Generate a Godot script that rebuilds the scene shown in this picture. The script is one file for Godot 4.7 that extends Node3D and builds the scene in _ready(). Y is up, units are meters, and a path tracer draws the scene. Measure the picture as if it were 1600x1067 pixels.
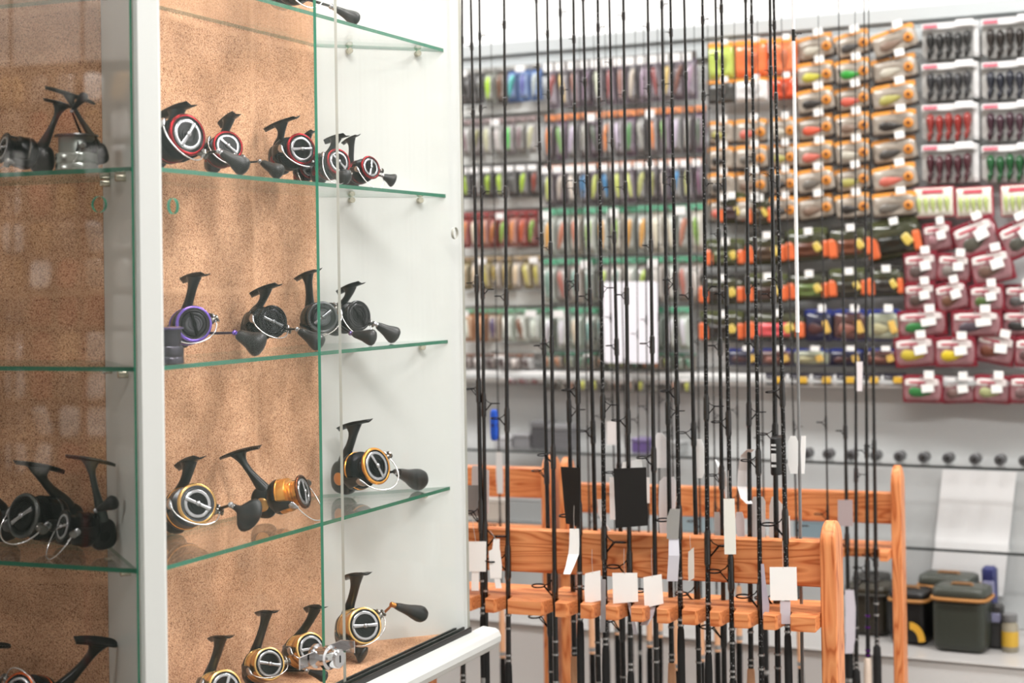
extends Node3D
# A tackle shop: a square glass showcase with fishing reels in front, wooden rod racks and a wall of lure packets behind.

const F := 2680.0                       # focal length in pixels of the 1600 x 1067 frame
const EYE := Vector3(0, 1.5, 0)
const ROLL := 0.0155
const PITCH := 0.0113
const YAW := 0.4792                     # turns the place so that the packet wall runs along x
const MIDY := 406.7                     # image row of the optical axis (the lens is shifted)
var cb := Basis(Vector3.UP, YAW) * Basis(Vector3(0, 0, 1), -ROLL) * Basis(Vector3(1, 0, 0), PITCH)
var rng := RandomNumberGenerator.new()
var counts := {}
var mats := {}
# showcase: corner, direction along its right face, direction along its left face
var cu: Vector3
var cv: Vector3
var cc: Vector3
const SIDE := 0.785                     # side of the square showcase
const CORK := 0.148                     # depth of a bay down to its cork
const SHELF := [0.547, 0.336, 0.125, -0.0855, -0.297]   # glass shelves, metres above the eye
const DECK := -0.508
# the packet wall
var w0: Vector3
var wr: Vector3
var wn: Vector3
# the front rod rack
var f0: Vector3
var fr: Vector3
var fn_: Vector3
var g0: Vector3

class MB:
	var v := PackedVector3Array()
	var n := PackedVector3Array()
	func tri(a: Vector3, b: Vector3, c: Vector3, na: Vector3, nb: Vector3, nc: Vector3):
		if (b - a).cross(c - a).dot(na + nb + nc) > 0.0:
			v.append(a); v.append(c); v.append(b); n.append(na); n.append(nc); n.append(nb)
		else:
			v.append(a); v.append(b); v.append(c); n.append(na); n.append(nb); n.append(nc)
	func flat(a: Vector3, b: Vector3, c: Vector3, out: Vector3):
		var k := (b - a).cross(c - a).normalized()
		if k.dot(out) < 0: k = -k
		tri(a, b, c, k, k, k)
	func quad(a: Vector3, b: Vector3, c: Vector3, d: Vector3, out: Vector3):
		flat(a, b, c, out); flat(a, c, d, out)
	# rings of points joined into a smooth skin
	func skin(rows: Array, closed := true, cap := true):
		var m: int = rows.size()
		var k: int = rows[0].size()
		var nr := []
		var total := 0.0
		for i in m:
			var r: PackedVector3Array = rows[i]
			var mid := Vector3.ZERO
			for p in r: mid += p
			mid /= k
			var out := PackedVector3Array()
			for j in k:
				var j0 := (j - 1 + k) % k if closed else maxi(j - 1, 0)
				var j1 := (j + 1) % k if closed else mini(j + 1, k - 1)
				var a: Vector3 = r[j1] - r[j0]
				var b: Vector3 = rows[mini(i + 1, m - 1)][j] - rows[maxi(i - 1, 0)][j]
				if a.length() < 1e-7:
					var i2 := 1 if i == 0 else m - 2
					a = rows[i2][j1] - rows[i2][j0]
				var c := a.cross(b).normalized()
				total += c.dot(r[j] - mid)
				out.append(c)
			nr.append(out)
		var s := 1.0 if total >= 0 else -1.0
		for i in m - 1:
			for j in (k if closed else k - 1):
				var q := (j + 1) % k
				tri(rows[i][j], rows[i][q], rows[i + 1][q], nr[i][j] * s, nr[i][q] * s, nr[i + 1][q] * s)
				tri(rows[i][j], rows[i + 1][q], rows[i + 1][j], nr[i][j] * s, nr[i + 1][q] * s, nr[i + 1][j] * s)
		if cap and closed:
			for e in [0, m - 1]:
				var r: PackedVector3Array = rows[e]
				var mid := Vector3.ZERO
				for p in r: mid += p
				mid /= k
				var away: Vector3 = r[0] - rows[1 if e == 0 else m - 2][0]
				for j in k: flat(mid, r[j], r[(j + 1) % k], away)
	# a turned shape round z: profile of Vector2(radius, z)
	func lathe(prof: Array, seg: int, xf := Transform3D()):
		var sn := []
		for i in prof.size() - 1:
			var d: Vector2 = prof[i + 1] - prof[i]
			sn.append(Vector2(-d.y, d.x).normalized() if d.length() > 1e-9 else Vector2.ZERO)
		var area := 0.0
		for i in prof.size() - 1: area += (prof[i].x + prof[i + 1].x) * (prof[i + 1].y - prof[i].y)
		var sg := -1.0 if area > 0 else 1.0
		var nb := xf.basis.orthonormalized()
		for i in prof.size() - 1:
			var a: Vector2 = prof[i]
			var b: Vector2 = prof[i + 1]
			var na: Vector2 = sn[i]
			var nc: Vector2 = sn[i]
			if i > 0 and sn[i - 1].dot(sn[i]) > 0.72: na = (sn[i - 1] + sn[i]).normalized()
			if i < prof.size() - 2 and sn[i + 1].dot(sn[i]) > 0.72: nc = (sn[i + 1] + sn[i]).normalized()
			for j in seg:
				var t0 := TAU * j / seg
				var t1 := TAU * (j + 1) / seg
				var c0 := Vector2(cos(t0), sin(t0))
				var c1 := Vector2(cos(t1), sin(t1))
				var p := [xf * Vector3(a.x * c0.x, a.x * c0.y, a.y), xf * Vector3(a.x * c1.x, a.x * c1.y, a.y), xf * Vector3(b.x * c1.x, b.x * c1.y, b.y), xf * Vector3(b.x * c0.x, b.x * c0.y, b.y)]
				var q := [nb * Vector3(na.x * c0.x, na.x * c0.y, na.y) * sg, nb * Vector3(na.x * c1.x, na.x * c1.y, na.y) * sg, nb * Vector3(nc.x * c1.x, nc.x * c1.y, nc.y) * sg, nb * Vector3(nc.x * c0.x, nc.x * c0.y, nc.y) * sg]
				if a.x > 1e-7: tri(p[0], p[1], p[2], q[0], q[1], q[2])
				if b.x > 1e-7: tri(p[0], p[2], p[3], q[0], q[2], q[3])
	# a tube along points; rad holds floats or Vector2(across, along up)
	func tube(pts: Array, rad: Array, seg: int, up := Vector3.UP, cap := true):
		var rows := []
		for i in pts.size():
			var t: Vector3 = (pts[mini(i + 1, pts.size() - 1)] - pts[maxi(i - 1, 0)]).normalized()
			var s := t.cross(up)
			if s.length() < 1e-4: s = t.cross(Vector3(0.31, 0.2, 0.9))
			s = s.normalized()
			var u := s.cross(t)
			var r = rad[i] if i < rad.size() else rad[-1]
			var rx: float = r.x if r is Vector2 else r
			var ry: float = r.y if r is Vector2 else r
			var row := PackedVector3Array()
			for j in seg:
				var a := TAU * j / seg
				row.append(pts[i] + s * cos(a) * rx + u * sin(a) * ry)
			rows.append(row)
		skin(rows, true, cap)
	# a superellipsoid
	func blob(rad: Vector3, xf: Transform3D, e := 0.8, seg := 20, rowsn := 12):
		var rows := []
		for i in rowsn + 1:
			var a := -PI / 2 + PI * i / rowsn
			var row := PackedVector3Array()
			var ca := pow(maxf(cos(a), 0.0), e)
			var sa := signf(sin(a)) * pow(absf(sin(a)), e)
			for j in seg:
				var b := TAU * j / seg
				row.append(xf * Vector3(rad.x * ca * signf(cos(b)) * pow(absf(cos(b)), e), rad.y * sa, rad.z * ca * signf(sin(b)) * pow(absf(sin(b)), e)))
			rows.append(row)
		skin(rows, true, false)
	# a box with chamfered edges
	func box(size: Vector3, at := Vector3.ZERO, ch := 0.002, xf := Transform3D()):
		var h := size / 2
		var c := minf(ch, minf(h.x, minf(h.y, h.z)) * 0.9)
		var P := func(x, y, z): return xf * (at + Vector3(x, y, z))
		var B := xf.basis
		for ax in 3:
			var b := (ax + 1) % 3
			var d := (ax + 2) % 3
			for s in [-1.0, 1.0]:
				var q := []
				for k in [[-1, -1], [1, -1], [1, 1], [-1, 1]]:
					var p := Vector3.ZERO
					p[ax] = s * h[ax]; p[b] = k[0] * (h[b] - c); p[d] = k[1] * (h[d] - c)
					q.append(P.call(p.x, p.y, p.z))
				var o := Vector3.ZERO
				o[ax] = s
				quad(q[0], q[1], q[2], q[3], B * o)
			for s in [-1.0, 1.0]:                # edges along axis d, between ax and b
				for t in [-1.0, 1.0]:
					var q := []
					for k in [[0, -1], [0, 1], [1, 1], [1, -1]]:
						var p := Vector3.ZERO
						p[ax] = s * (h[ax] - (c if k[0] == 1 else 0.0)); p[b] = t * (h[b] - (0.0 if k[0] == 1 else c)); p[d] = k[1] * (h[d] - c)
						q.append(P.call(p.x, p.y, p.z))
					var o := Vector3.ZERO
					o[ax] = s; o[b] = t
					quad(q[0], q[1], q[2], q[3], B * o)
		for sx in [-1.0, 1.0]:
			for sy in [-1.0, 1.0]:
				for sz in [-1.0, 1.0]:
					flat(P.call(sx * h.x, sy * (h.y - c), sz * (h.z - c)), P.call(sx * (h.x - c), sy * h.y, sz * (h.z - c)), P.call(sx * (h.x - c), sy * (h.y - c), sz * h.z), B * Vector3(sx, sy, sz))
	# a flat outline in the xy plane of xf, given thickness along z
	func slab(poly: Array, z0: float, z1: float, xf := Transform3D(), faces := true, rim := true):
		var flatp := PackedVector2Array(poly)
		var mid := Vector2.ZERO
		for p in flatp: mid += p
		mid /= flatp.size()
		if faces:
			var ix := Geometry2D.triangulate_polygon(flatp)
			for i in range(0, ix.size(), 3):
				for z in [[z0, -1.0], [z1, 1.0]]:
					flat(xf * Vector3(flatp[ix[i]].x, flatp[ix[i]].y, z[0]), xf * Vector3(flatp[ix[i + 1]].x, flatp[ix[i + 1]].y, z[0]), xf * Vector3(flatp[ix[i + 2]].x, flatp[ix[i + 2]].y, z[0]), xf.basis * Vector3(0, 0, z[1] * signf(z1 - z0)))
		if rim:
			var cw := Geometry2D.is_polygon_clockwise(flatp)
			for i in flatp.size():
				var a := flatp[i]
				var b := flatp[(i + 1) % flatp.size()]
				var o := Vector2(b.y - a.y, a.x - b.x) * (1.0 if not cw else -1.0)
				quad(xf * Vector3(a.x, a.y, z0), xf * Vector3(b.x, b.y, z0), xf * Vector3(b.x, b.y, z1), xf * Vector3(a.x, a.y, z1), xf.basis * Vector3(o.x, o.y, 0))
	func done(into: ArrayMesh = null, off := Vector3.ZERO) -> ArrayMesh:
		var m := into if into else ArrayMesh.new()
		if v.is_empty(): return m
		var arr := []
		arr.resize(Mesh.ARRAY_MAX)
		if off != Vector3.ZERO:
			for i in v.size(): v[i] += off
		arr[Mesh.ARRAY_VERTEX] = v
		arr[Mesh.ARRAY_NORMAL] = n
		m.add_surface_from_arrays(Mesh.PRIMITIVE_TRIANGLES, arr)
		return m

# ---------- naming and placing ----------
func numbered(parent: Node, called: String) -> String:
	var key := str(parent.get_instance_id()) + called
	var k: int = counts.get(key, 0)
	counts[key] = k + 1
	return called if k == 0 else "%s_%03d" % [called, k]

func thing(called: String, label: String, category: String, at := Vector3.ZERO, group := "", turn := Basis()) -> Node3D:
	var o := Node3D.new()
	o.name = numbered(self, called)
	o.transform = Transform3D(turn, at)
	add_child(o, true)
	tag(o, label, category, group)
	return o

func tag(o: Node3D, label: String, category: String, group := ""):
	if label.split(" ").size() > 16: print("LONG ", label.split(" ").size(), label)
	o.set_meta("label", label)
	o.set_meta("category", category)
	if group: o.set_meta("group", group)

func part(parent: Node, called: String, mesh: Mesh, m: Material, xf := Transform3D()) -> MeshInstance3D:
	var o := MeshInstance3D.new()
	o.name = numbered(parent, called)
	o.mesh = mesh
	o.transform = xf
	if m: o.material_override = m
	o.cast_shadow = GeometryInstance3D.SHADOW_CASTING_SETTING_ON
	parent.add_child(o, true)
	return o

func struct(called: String, mesh: Mesh, m: Material, xf := Transform3D()) -> MeshInstance3D:
	var o := part(self, called, mesh, m, xf)
	o.set_meta("kind", "structure")
	return o

func stuff(o: Node) -> Node:
	o.set_meta("kind", "stuff")
	return o

# ---------- materials ----------
func mat(c: Color, rough := 0.5, metal := 0.0, coat := 0.0) -> StandardMaterial3D:
	var key := [c, rough, metal, coat]
	if mats.has(key): return mats[key]
	var m := StandardMaterial3D.new()
	m.albedo_color = c
	m.roughness = rough
	m.metallic = metal
	if coat > 0:
		m.clearcoat_enabled = true
		m.clearcoat = coat
		m.clearcoat_roughness = 0.08
	mats[key] = m
	return m

func noise_tex(seed_: int, freq: float, size: int, ramp: Gradient, kind := FastNoiseLite.TYPE_SIMPLEX_SMOOTH, oct := 3) -> NoiseTexture2D:
	var f := FastNoiseLite.new()
	f.seed = seed_
	f.noise_type = kind
	f.frequency = freq
	f.fractal_octaves = oct
	if kind == FastNoiseLite.TYPE_CELLULAR:
		f.cellular_return_type = FastNoiseLite.RETURN_CELL_VALUE
		f.fractal_type = FastNoiseLite.FRACTAL_NONE
	var t := NoiseTexture2D.new()
	t.width = size
	t.height = size
	t.seamless = true
	t.seamless_blend_skirt = 0.05
	t.noise = f
	t.color_ramp = ramp
	return t

func ramp(stops: Array, hard := false) -> Gradient:
	var g := Gradient.new()
	g.offsets = PackedFloat32Array(stops.map(func(s): return s[0]))
	g.colors = PackedColorArray(stops.map(func(s): return s[1]))
	if hard: g.interpolation_mode = Gradient.GRADIENT_INTERPOLATE_CONSTANT
	return g

# ---------- from the frame to the place ----------
func ray(px: float, py: float) -> Vector3:
	return cb * Vector3((px - 800.0) / F, -(py - MIDY) / F, -1.0)

func P(px: float, py: float, depth: float) -> Vector3:
	return EYE + ray(px, py) * depth

func hit(px: float, py: float, at: Vector3, normal: Vector3) -> Vector3:
	var r := ray(px, py)
	return EYE + r * ((at - EYE).dot(normal) / r.dot(normal))

func px_of(w: Vector3) -> Vector2:
	var l := cb.inverse() * (w - EYE)
	return Vector2(800.0 + F * l.x / -l.z, MIDY - F * l.y / -l.z)

func horizon(x: float) -> float:
	return 437.0 - (x - 800.0) * ROLL

func case_at(a: float, b: float, y: float) -> Vector3:
	return cc + cu * a + cv * b + Vector3(0, y - cc.y, 0)

func _ready():
	rng.seed = 7
	# ---- camera
	var lens := CameraAttributesPhysical.new()
	lens.frustum_focal_length = 60.0
	lens.exposure_aperture = 4.6
	lens.frustum_focus_distance = 2.2
	lens.frustum_near = 0.05
	lens.frustum_far = 60.0
	var cam := Camera3D.new()
	cam.name = "camera"
	add_child(cam)
	cam.attributes = lens
	cam.near = 0.05
	cam.far = 60.0
	cam.keep_aspect = Camera3D.KEEP_HEIGHT
	cam.projection = Camera3D.PROJECTION_FRUSTUM
	cam.size = 0.05 * 1067.0 / F
	cam.frustum_offset = Vector2(0, -0.05 * (533.5 - MIDY) / F)
	cam.near = 0.05
	cam.transform = Transform3D(cb, EYE)
	cam.current = true
	# ---- surroundings and exposure
	var env := Environment.new()
	env.background_mode = Environment.BG_COLOR
	env.background_color = Color(0.05, 0.05, 0.05)
	env.tonemap_mode = Environment.TONE_MAPPER_LINEAR
	env.tonemap_exposure = 1.13
	env.sdfgi_enabled = true
	env.ssao_enabled = true
	env.ssil_enabled = true
	var we := WorldEnvironment.new()
	we.name = "surroundings"
	we.environment = env
	add_child(we)
	# ---- the frames of reference of the place
	cu = ray(1922, 418); cu.y = 0; cu = cu.normalized()
	cv = Vector3(cu.z, 0, -cu.x)
	cc = P(227.5, 450, 1.806); cc.y = EYE.y
	cc -= (cu + cv) * 0.021
	var wa := P(730, 500, 4.11)
	var wb := P(1600, 500, 3.51)
	wr = wb - wa; wr.y = 0; wr = wr.normalized()
	wn = wr.cross(Vector3.UP)
	w0 = wa
	w0 = hit(1165, 500, wa, wn); w0.y = 0
	f0 = P(727, 840, 2.66)
	fr = P(1285, 840, 2.456) - f0; fr.y = 0; fr = fr.normalized()
	fn_ = fr.cross(Vector3.UP)
	g0 = P(905, 760, 3.23)
	# ---- large lights: the ceiling panels and the showcase lamp
	lamps()
	# ---- the room, then the things
	room()
	showcase()
	reels()
	racks()
	rods()
	tags()
	packets()
	lower_case()
	mirrored_wall()

const PANEL_LIGHT := 2.35
const CASE_LIGHT := 21.0

func room_at(a: float, y: float, b: float) -> Vector3:
	return Vector3(w0.x, y, w0.z) + wr * a + wn * b

func lamps():
	var basis := Basis(wr, Vector3.UP, wn)
	var k := 0
	for q in [[-2.9, 0.95, "far left end of the packet wall"], [-1.0, 0.95, "stretch of packet wall left of the racks"], [0.9, 0.95, "farther rod rack"], [2.4, 0.95, "right end of the packet wall"], [0.9, 2.6, "nearer rod rack"], [2.4, 2.6, "aisle right of the racks"], [-1.85, 5.2, "reflected packet display"]]:  # unseen panels; the last is added to brighten the mirrored packets
			var a: float = q[0]
			var b: float = q[1]
			var t := thing("ceiling_light", "ceiling light panel above the " + q[2], "ceiling light", room_at(a, 2.94, b), "ceiling light panels", basis)
			var fm := MB.new()
			fm.box(Vector3(1.24, 0.05, 0.34), Vector3(0, 0.025, 0), 0.006)
			part(t, "frame", fm.done(), mat(Color(0.9, 0.9, 0.9), 0.5))
			var em := StandardMaterial3D.new()
			em.albedo_color = Color.WHITE
			em.emission_enabled = true
			em.emission = Color(1.0, 0.985, 0.96)
			em.emission_energy_multiplier = 3.0
			var pm := MB.new()
			pm.box(Vector3(1.18, 0.006, 0.28), Vector3(0, -0.003, 0), 0.001)
			part(t, "glowing_panel", pm.done(), em)
			var l := AreaLight3D.new()
			l.name = "panel_glow_%d" % k
			k += 1
			l.area_size = Vector2(1.16, 0.27)
			l.area_normalize_energy = false
			l.light_energy = PANEL_LIGHT * 4.0
			l.light_color = Color(1.0, 0.992, 0.985)
			l.shadow_enabled = true
			l.area_range = 12.0
			t.add_child(l)
			l.transform = Transform3D(Basis(Vector3.RIGHT, -PI / 2), Vector3(0, -0.012, 0))

# ---------- the room ----------
func room():
	var white := mat(Color(0.93, 0.93, 0.925), 0.6)
	var grey := mat(Color(0.8, 0.8, 0.79), 0.5)
	var basis := Basis(wr, Vector3.UP, wn)
	var slab := func(size: Vector3, at: Vector3) -> ArrayMesh:
		var m := MB.new()
		m.box(size, at, 0.001)
		return m.done()
	var xf := Transform3D(basis, Vector3(w0.x, 0, w0.z))
	struct("wall_back", slab.call(Vector3(8.4, 3.2, 0.12), Vector3(-0.4, 1.5, -0.06)), white, xf)
	struct("wall_front", slab.call(Vector3(8.4, 3.2, 0.12), Vector3(-0.4, 1.5, 5.56)), mat(Color(0.74, 0.72, 0.70), 0.6), xf)
	struct("wall_left", slab.call(Vector3(0.12, 3.2, 5.8), Vector3(-4.6, 1.5, 2.75)), white, xf)
	struct("wall_right", slab.call(Vector3(0.12, 3.2, 5.8), Vector3(3.8, 1.5, 2.75)), white, xf)
	struct("floor", slab.call(Vector3(8.4, 0.1, 5.8), Vector3(-0.4, -0.05, 2.75)), mat(Color(0.62, 0.6, 0.57), 0.35), xf)
	struct("ceiling", slab.call(Vector3(8.4, 0.1, 5.8), Vector3(-0.4, 3.05, 2.75)), mat(Color(0.95, 0.95, 0.95), 0.8), xf)
	# grey panelling behind the packets, with its top rail
	struct("trim_1", slab.call(Vector3(8.0, 0.76, 0.012), Vector3(-0.4, 1.68, 0.006)), mat(Color(0.80, 0.81, 0.81), 0.5), xf)
	var rail := MB.new()
	rail.box(Vector3(8.0, 0.032, 0.03), Vector3(-0.4, 2.043, 0.015), 0.003)
	rail.box(Vector3(8.0, 0.012, 0.02), Vector3(-0.4, 2.02, 0.01), 0.002)
	rail.box(Vector3(8.0, 0.03, 0.026), Vector3(-0.4, 1.998, 0.013), 0.003)
	struct("trim_2", rail.done(), mat(Color(0.7, 0.72, 0.725), 0.45), xf)

# ---------- the glass showcase ----------
func glass_mat(shine := 0.5) -> StandardMaterial3D:
	if mats.has("glass%.2f" % shine): return mats["glass%.2f" % shine]
	var m := StandardMaterial3D.new()
	m.transparency = BaseMaterial3D.TRANSPARENCY_ALPHA
	m.albedo_color = Color(0.86, 0.97, 0.92, 0.008)
	m.roughness = 0.0
	m.metallic_specular = shine
	mats["glass%.2f" % shine] = m
	return m

func edge_mat() -> StandardMaterial3D:
	if mats.has("edge"): return mats["edge"]
	var m := StandardMaterial3D.new()
	m.albedo_color = Color(0.10, 0.34, 0.26)
	m.roughness = 0.12
	m.metallic_specular = 0.6
	m.backlight_enabled = true
	m.backlight = Color(0.3, 0.6, 0.5)
	mats["edge"] = m
	return m

func cork_mat() -> StandardMaterial3D:
	if mats.has("cork"): return mats["cork"]
	var m := StandardMaterial3D.new()
	m.albedo_texture = noise_tex(11, 0.33, 1024, ramp([[0.0, Color(0.435, 0.291, 0.205)], [0.07, Color(0.621, 0.447, 0.335)], [0.2, Color(0.766, 0.582, 0.454)], [0.36, Color(0.828, 0.645, 0.508)], [0.55, Color(0.869, 0.697, 0.556)], [0.78, Color(0.911, 0.754, 0.616)], [0.94, Color(0.745, 0.551, 0.421)], [1.0, Color(0.517, 0.354, 0.259)]]), FastNoiseLite.TYPE_CELLULAR)
	m.uv1_triplanar = true
	m.uv1_world_triplanar = true
	m.uv1_scale = Vector3.ONE * 3.0
	m.roughness = 0.9
	m.metallic_specular = 0.15
	m.detail_enabled = true
	m.detail_blend_mode = BaseMaterial3D.BLEND_MODE_MUL
	m.detail_albedo = noise_tex(5, 0.012, 256, ramp([[0.0, Color(0.80, 0.78, 0.76)], [1.0, Color(1, 1, 1)]]), FastNoiseLite.TYPE_SIMPLEX_SMOOTH, 4)
	m.detail_uv_layer = BaseMaterial3D.DETAIL_UV_1
	mats["cork"] = m
	return m

# outline of a bay's shelf in (along the face, inwards)
func bay(inset := 0.03, front := 0.012, back := CORK) -> Array:
	return [Vector2(inset, front), Vector2(SIDE - inset, front), Vector2(SIDE - 0.018 - back, back), Vector2(back + 0.018, back)]

# x along the right face, y inwards, z up  /  the same for the left face
func bay_xf(left: bool, h: float) -> Transform3D:
	var at := Vector3(cc.x, EYE.y + h, cc.z)
	return Transform3D(Basis(cv, cu, Vector3.UP), at) if left else Transform3D(Basis(cu, cv, Vector3.UP), at)

func pane(left: bool, a0: float, a1: float, b: float, hole: Vector2, y0: float, y1: float, pale_hole: bool) -> ArrayMesh:
	var th := 0.004
	var rim := []
	var ring := []
	var r := 0.0085
	var angles := []
	for i in 40: angles.append(TAU * i / 40.0)
	for c in [Vector2(a0, y0), Vector2(a1, y0), Vector2(a1, y1), Vector2(a0, y1)]: angles.append(fposmod((c - hole).angle(), TAU))
	angles.sort()
	for t in angles:
		var d := Vector2(cos(t), sin(t))
		var k := 1e9
		if d.x > 1e-6: k = minf(k, (a1 - hole.x) / d.x)
		if d.x < -1e-6: k = minf(k, (a0 - hole.x) / d.x)
		if d.y > 1e-6: k = minf(k, (y1 - hole.y) / d.y)
		if d.y < -1e-6: k = minf(k, (y0 - hole.y) / d.y)
		rim.append(hole + d * k)
		ring.append(hole + d * r)
	var xf := bay_xf(left, 0)
	var W := func(p: Vector2, z: float): return xf * Vector3(p.x, b + z, p.y)
	var g := MB.new()
	var e := MB.new()
	var pale := MB.new()
	for i in rim.size():
		var j: int = (i + 1) % rim.size()
		for s in [[0.0, -1.0], [th, 1.0]]:
			g.quad(W.call(ring[i], s[0]), W.call(rim[i], s[0]), W.call(rim[j], s[0]), W.call(ring[j], s[0]), xf.basis * Vector3(0, s[1], 0))
		var far_end: bool = rim[i].x > a1 - 1e-5 and rim[j].x > a1 - 1e-5
		(pale if far_end else e).quad(W.call(rim[i], 0), W.call(rim[j], 0), W.call(rim[j], th), W.call(rim[i], th), W.call(rim[i], 0) - W.call(hole, 0))
		(pale if pale_hole else e).quad(W.call(ring[i], 0), W.call(ring[j], 0), W.call(ring[j], th), W.call(ring[i], th), W.call(hole, 0) - W.call(ring[i], 0))
	var m := g.done()
	e.done(m)
	pale.done(m)
	m.surface_set_material(0, glass_mat(0.68 if left else 0.17))
	m.surface_set_material(1, edge_mat())
	m.surface_set_material(2, mat(Color(0.72, 0.73, 0.70), 0.25))
	return m

func showcase():
	var base := case_at(0.39, 0.39, 0)
	base.y = 0
	var inv := Transform3D(Basis(), -base)
	var t := thing("showcase", "tall square glass display case with white posts and cork back panels, standing at the left", "display case", base)
	var white := mat(Color(0.80, 0.81, 0.80), 0.38)
	var panelw := mat(Color(0.80, 0.815, 0.80), 0.35)
	var top := 0.80
	# corner posts
	var w := (cu + cv).normalized()
	var side := w.cross(Vector3.UP)
	for k in 4:
		var o: Vector2 = [Vector2(0, 0), Vector2(SIDE, 0), Vector2(SIDE, SIDE), Vector2(0, SIDE)][k]
		var dirs: Vector3 = (cu * (0.5 - o.x / SIDE) + cv * (0.5 - o.y / SIDE)).normalized()
		var at := case_at(o.x, o.y, 0) + dirs * 0.012
		var s := dirs.cross(Vector3.UP)
		var m := MB.new()
		var width := 0.0275 if k == 0 else 0.012
		var prof := []
		for p in [[-0.5, -0.013], [-0.5, 0.006], [-0.38, 0.0125], [0.38, 0.0125], [0.5, 0.006], [0.5, -0.013]]: prof.append(Vector2(p[0] * width, p[1]))
		m.slab(prof, DECK - 0.02, top, Transform3D(Basis(s, -dirs, Vector3.UP), Vector3(at.x, EYE.y, at.z) - base))
		part(t, "corner_post", m.done(), white)
	# diagonal partitions: each separates two bays
	for k in 4:
		var o: Vector2 = [Vector2(0, 0), Vector2(SIDE, 0), Vector2(SIDE, SIDE), Vector2(0, SIDE)][k]
		var i: Vector2 = (Vector2(SIDE / 2, SIDE / 2) - o) / (SIDE / 2)
		var n2 := Vector2(-i.y, i.x) / i.length() * 0.0125
		var a := o + i * 0.017
		var b := o + i * (CORK + 0.02)
		var m := MB.new()
		m.slab([a + n2, b + n2, b - n2, a - n2], DECK - 0.02, top, inv * bay_xf(false, 0))
		part(t, "partition", m.done(), panelw)
	# cork panels
	for k in 4:
		var m := MB.new()
		var q := []
		for p in [Vector2(CORK + 0.018, CORK), Vector2(SIDE - CORK - 0.018, CORK), Vector2(SIDE - CORK - 0.03, CORK + 0.012), Vector2(CORK + 0.03, CORK + 0.012)]:
			q.append([p, Vector2(p.y, p.x), Vector2(SIDE - p.x, SIDE - p.y), Vector2(SIDE - p.y, SIDE - p.x)][k])
		m.slab(q, DECK, top, inv * bay_xf(false, 0))
		part(t, "cork_panel", m.done(), cork_mat())
	# deck with its cork lining
	var dk := MB.new()
	var sq := [Vector2(-0.006, -0.006), Vector2(SIDE + 0.006, -0.006), Vector2(SIDE + 0.006, SIDE + 0.006), Vector2(-0.006, SIDE + 0.006)]
	dk.slab(sq, -0.03, -0.004, inv * bay_xf(false, DECK))
	part(t, "deck", dk.done(), white)
	var cl := MB.new()
	cl.slab([Vector2(0.012, 0.012), Vector2(SIDE - 0.012, 0.012), Vector2(SIDE - 0.012, SIDE - 0.012), Vector2(0.012, SIDE - 0.012)], -0.004, 0.0, inv * bay_xf(false, DECK))
	part(t, "cork_lining", cl.done(), cork_mat())
	# white rounded front rails and black runners
	for k in 2:
		var left := k == 1
		var xf := inv * bay_xf(left, DECK)
		var rl := MB.new()
		var prof := [Vector2(-0.010, 0.0), Vector2(-0.030, -0.0015), Vector2(-0.036, -0.005), Vector2(-0.039, -0.012), Vector2(-0.0385, -0.02), Vector2(-0.034, -0.028), Vector2(-0.026, -0.033), Vector2(-0.010, -0.034)]
		rl.slab(prof, -0.03, SIDE + 0.03, xf * Transform3D(Basis(Vector3(0, 1, 0), Vector3(0, 0, 1), Vector3(1, 0, 0)), Vector3.ZERO))
		part(t, "front_rail", rl.done(), white)
		var tr := MB.new()
		for q in [[-0.0105, 0.0035], [0.0005, 0.0035], [0.0095, 0.003]]:
			tr.box(Vector3(SIDE - 0.03, q[1], 0.009), Vector3(SIDE / 2 - (0.008 if q[0] > 0.005 else 0.0), q[0], 0.0025), 0.0006, xf)
		tr.box(Vector3(SIDE - 0.03, 0.022, 0.003), Vector3(SIDE / 2, 0.0, -0.0005), 0.0005, xf)
		part(t, "sliding_door_runner", tr.done(), mat(Color(0.035, 0.035, 0.035), 0.4))
	# plinth, cap and cap lamp
	var pl := MB.new()
	pl.box(Vector3(0.42, 0.97, 0.42), Vector3(0.42, 0.0, 0.42), 0.004, Transform3D(Basis(cu, Vector3.UP, cv), Vector3(cc.x, 0.485, cc.z) - base))
	part(t, "plinth", pl.done(), mat(Color(0.8, 0.8, 0.79), 0.5))
	var cap := MB.new()
	cap.slab(sq, 0.0, 0.05, inv * bay_xf(false, top))
	part(t, "cap", cap.done(), white)
	var lm := StandardMaterial3D.new()
	lm.albedo_color = Color.WHITE
	lm.emission_enabled = true
	lm.emission = Color(1, 0.98, 0.95)
	lm.emission_energy_multiplier = 4.0
	var strip := MB.new()
	strip.box(Vector3(0.56, 0.05, 0.012), Vector3(SIDE / 2, 0.045, -0.006), 0.003, inv * bay_xf(false, top))
	part(t, "lamp_strip", strip.done(), lm)
	var l := AreaLight3D.new()
	l.name = "lamp_strip_glow"
	l.area_size = Vector2(0.55, 0.045)
	l.area_normalize_energy = false
	l.light_energy = CASE_LIGHT
	l.light_color = Color(1, 0.99, 0.98)
	l.shadow_enabled = true
	l.area_range = 8.0
	t.add_child(l)
	l.transform = Transform3D(Basis(cu, -cv, Vector3(cu.cross(-cv))), case_at(SIDE / 2, 0.045, EYE.y + top - 0.016) - base)
	# glass shelves with their pegs
	var names := ["topmost", "second", "third", "fourth", "lowest"]
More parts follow.
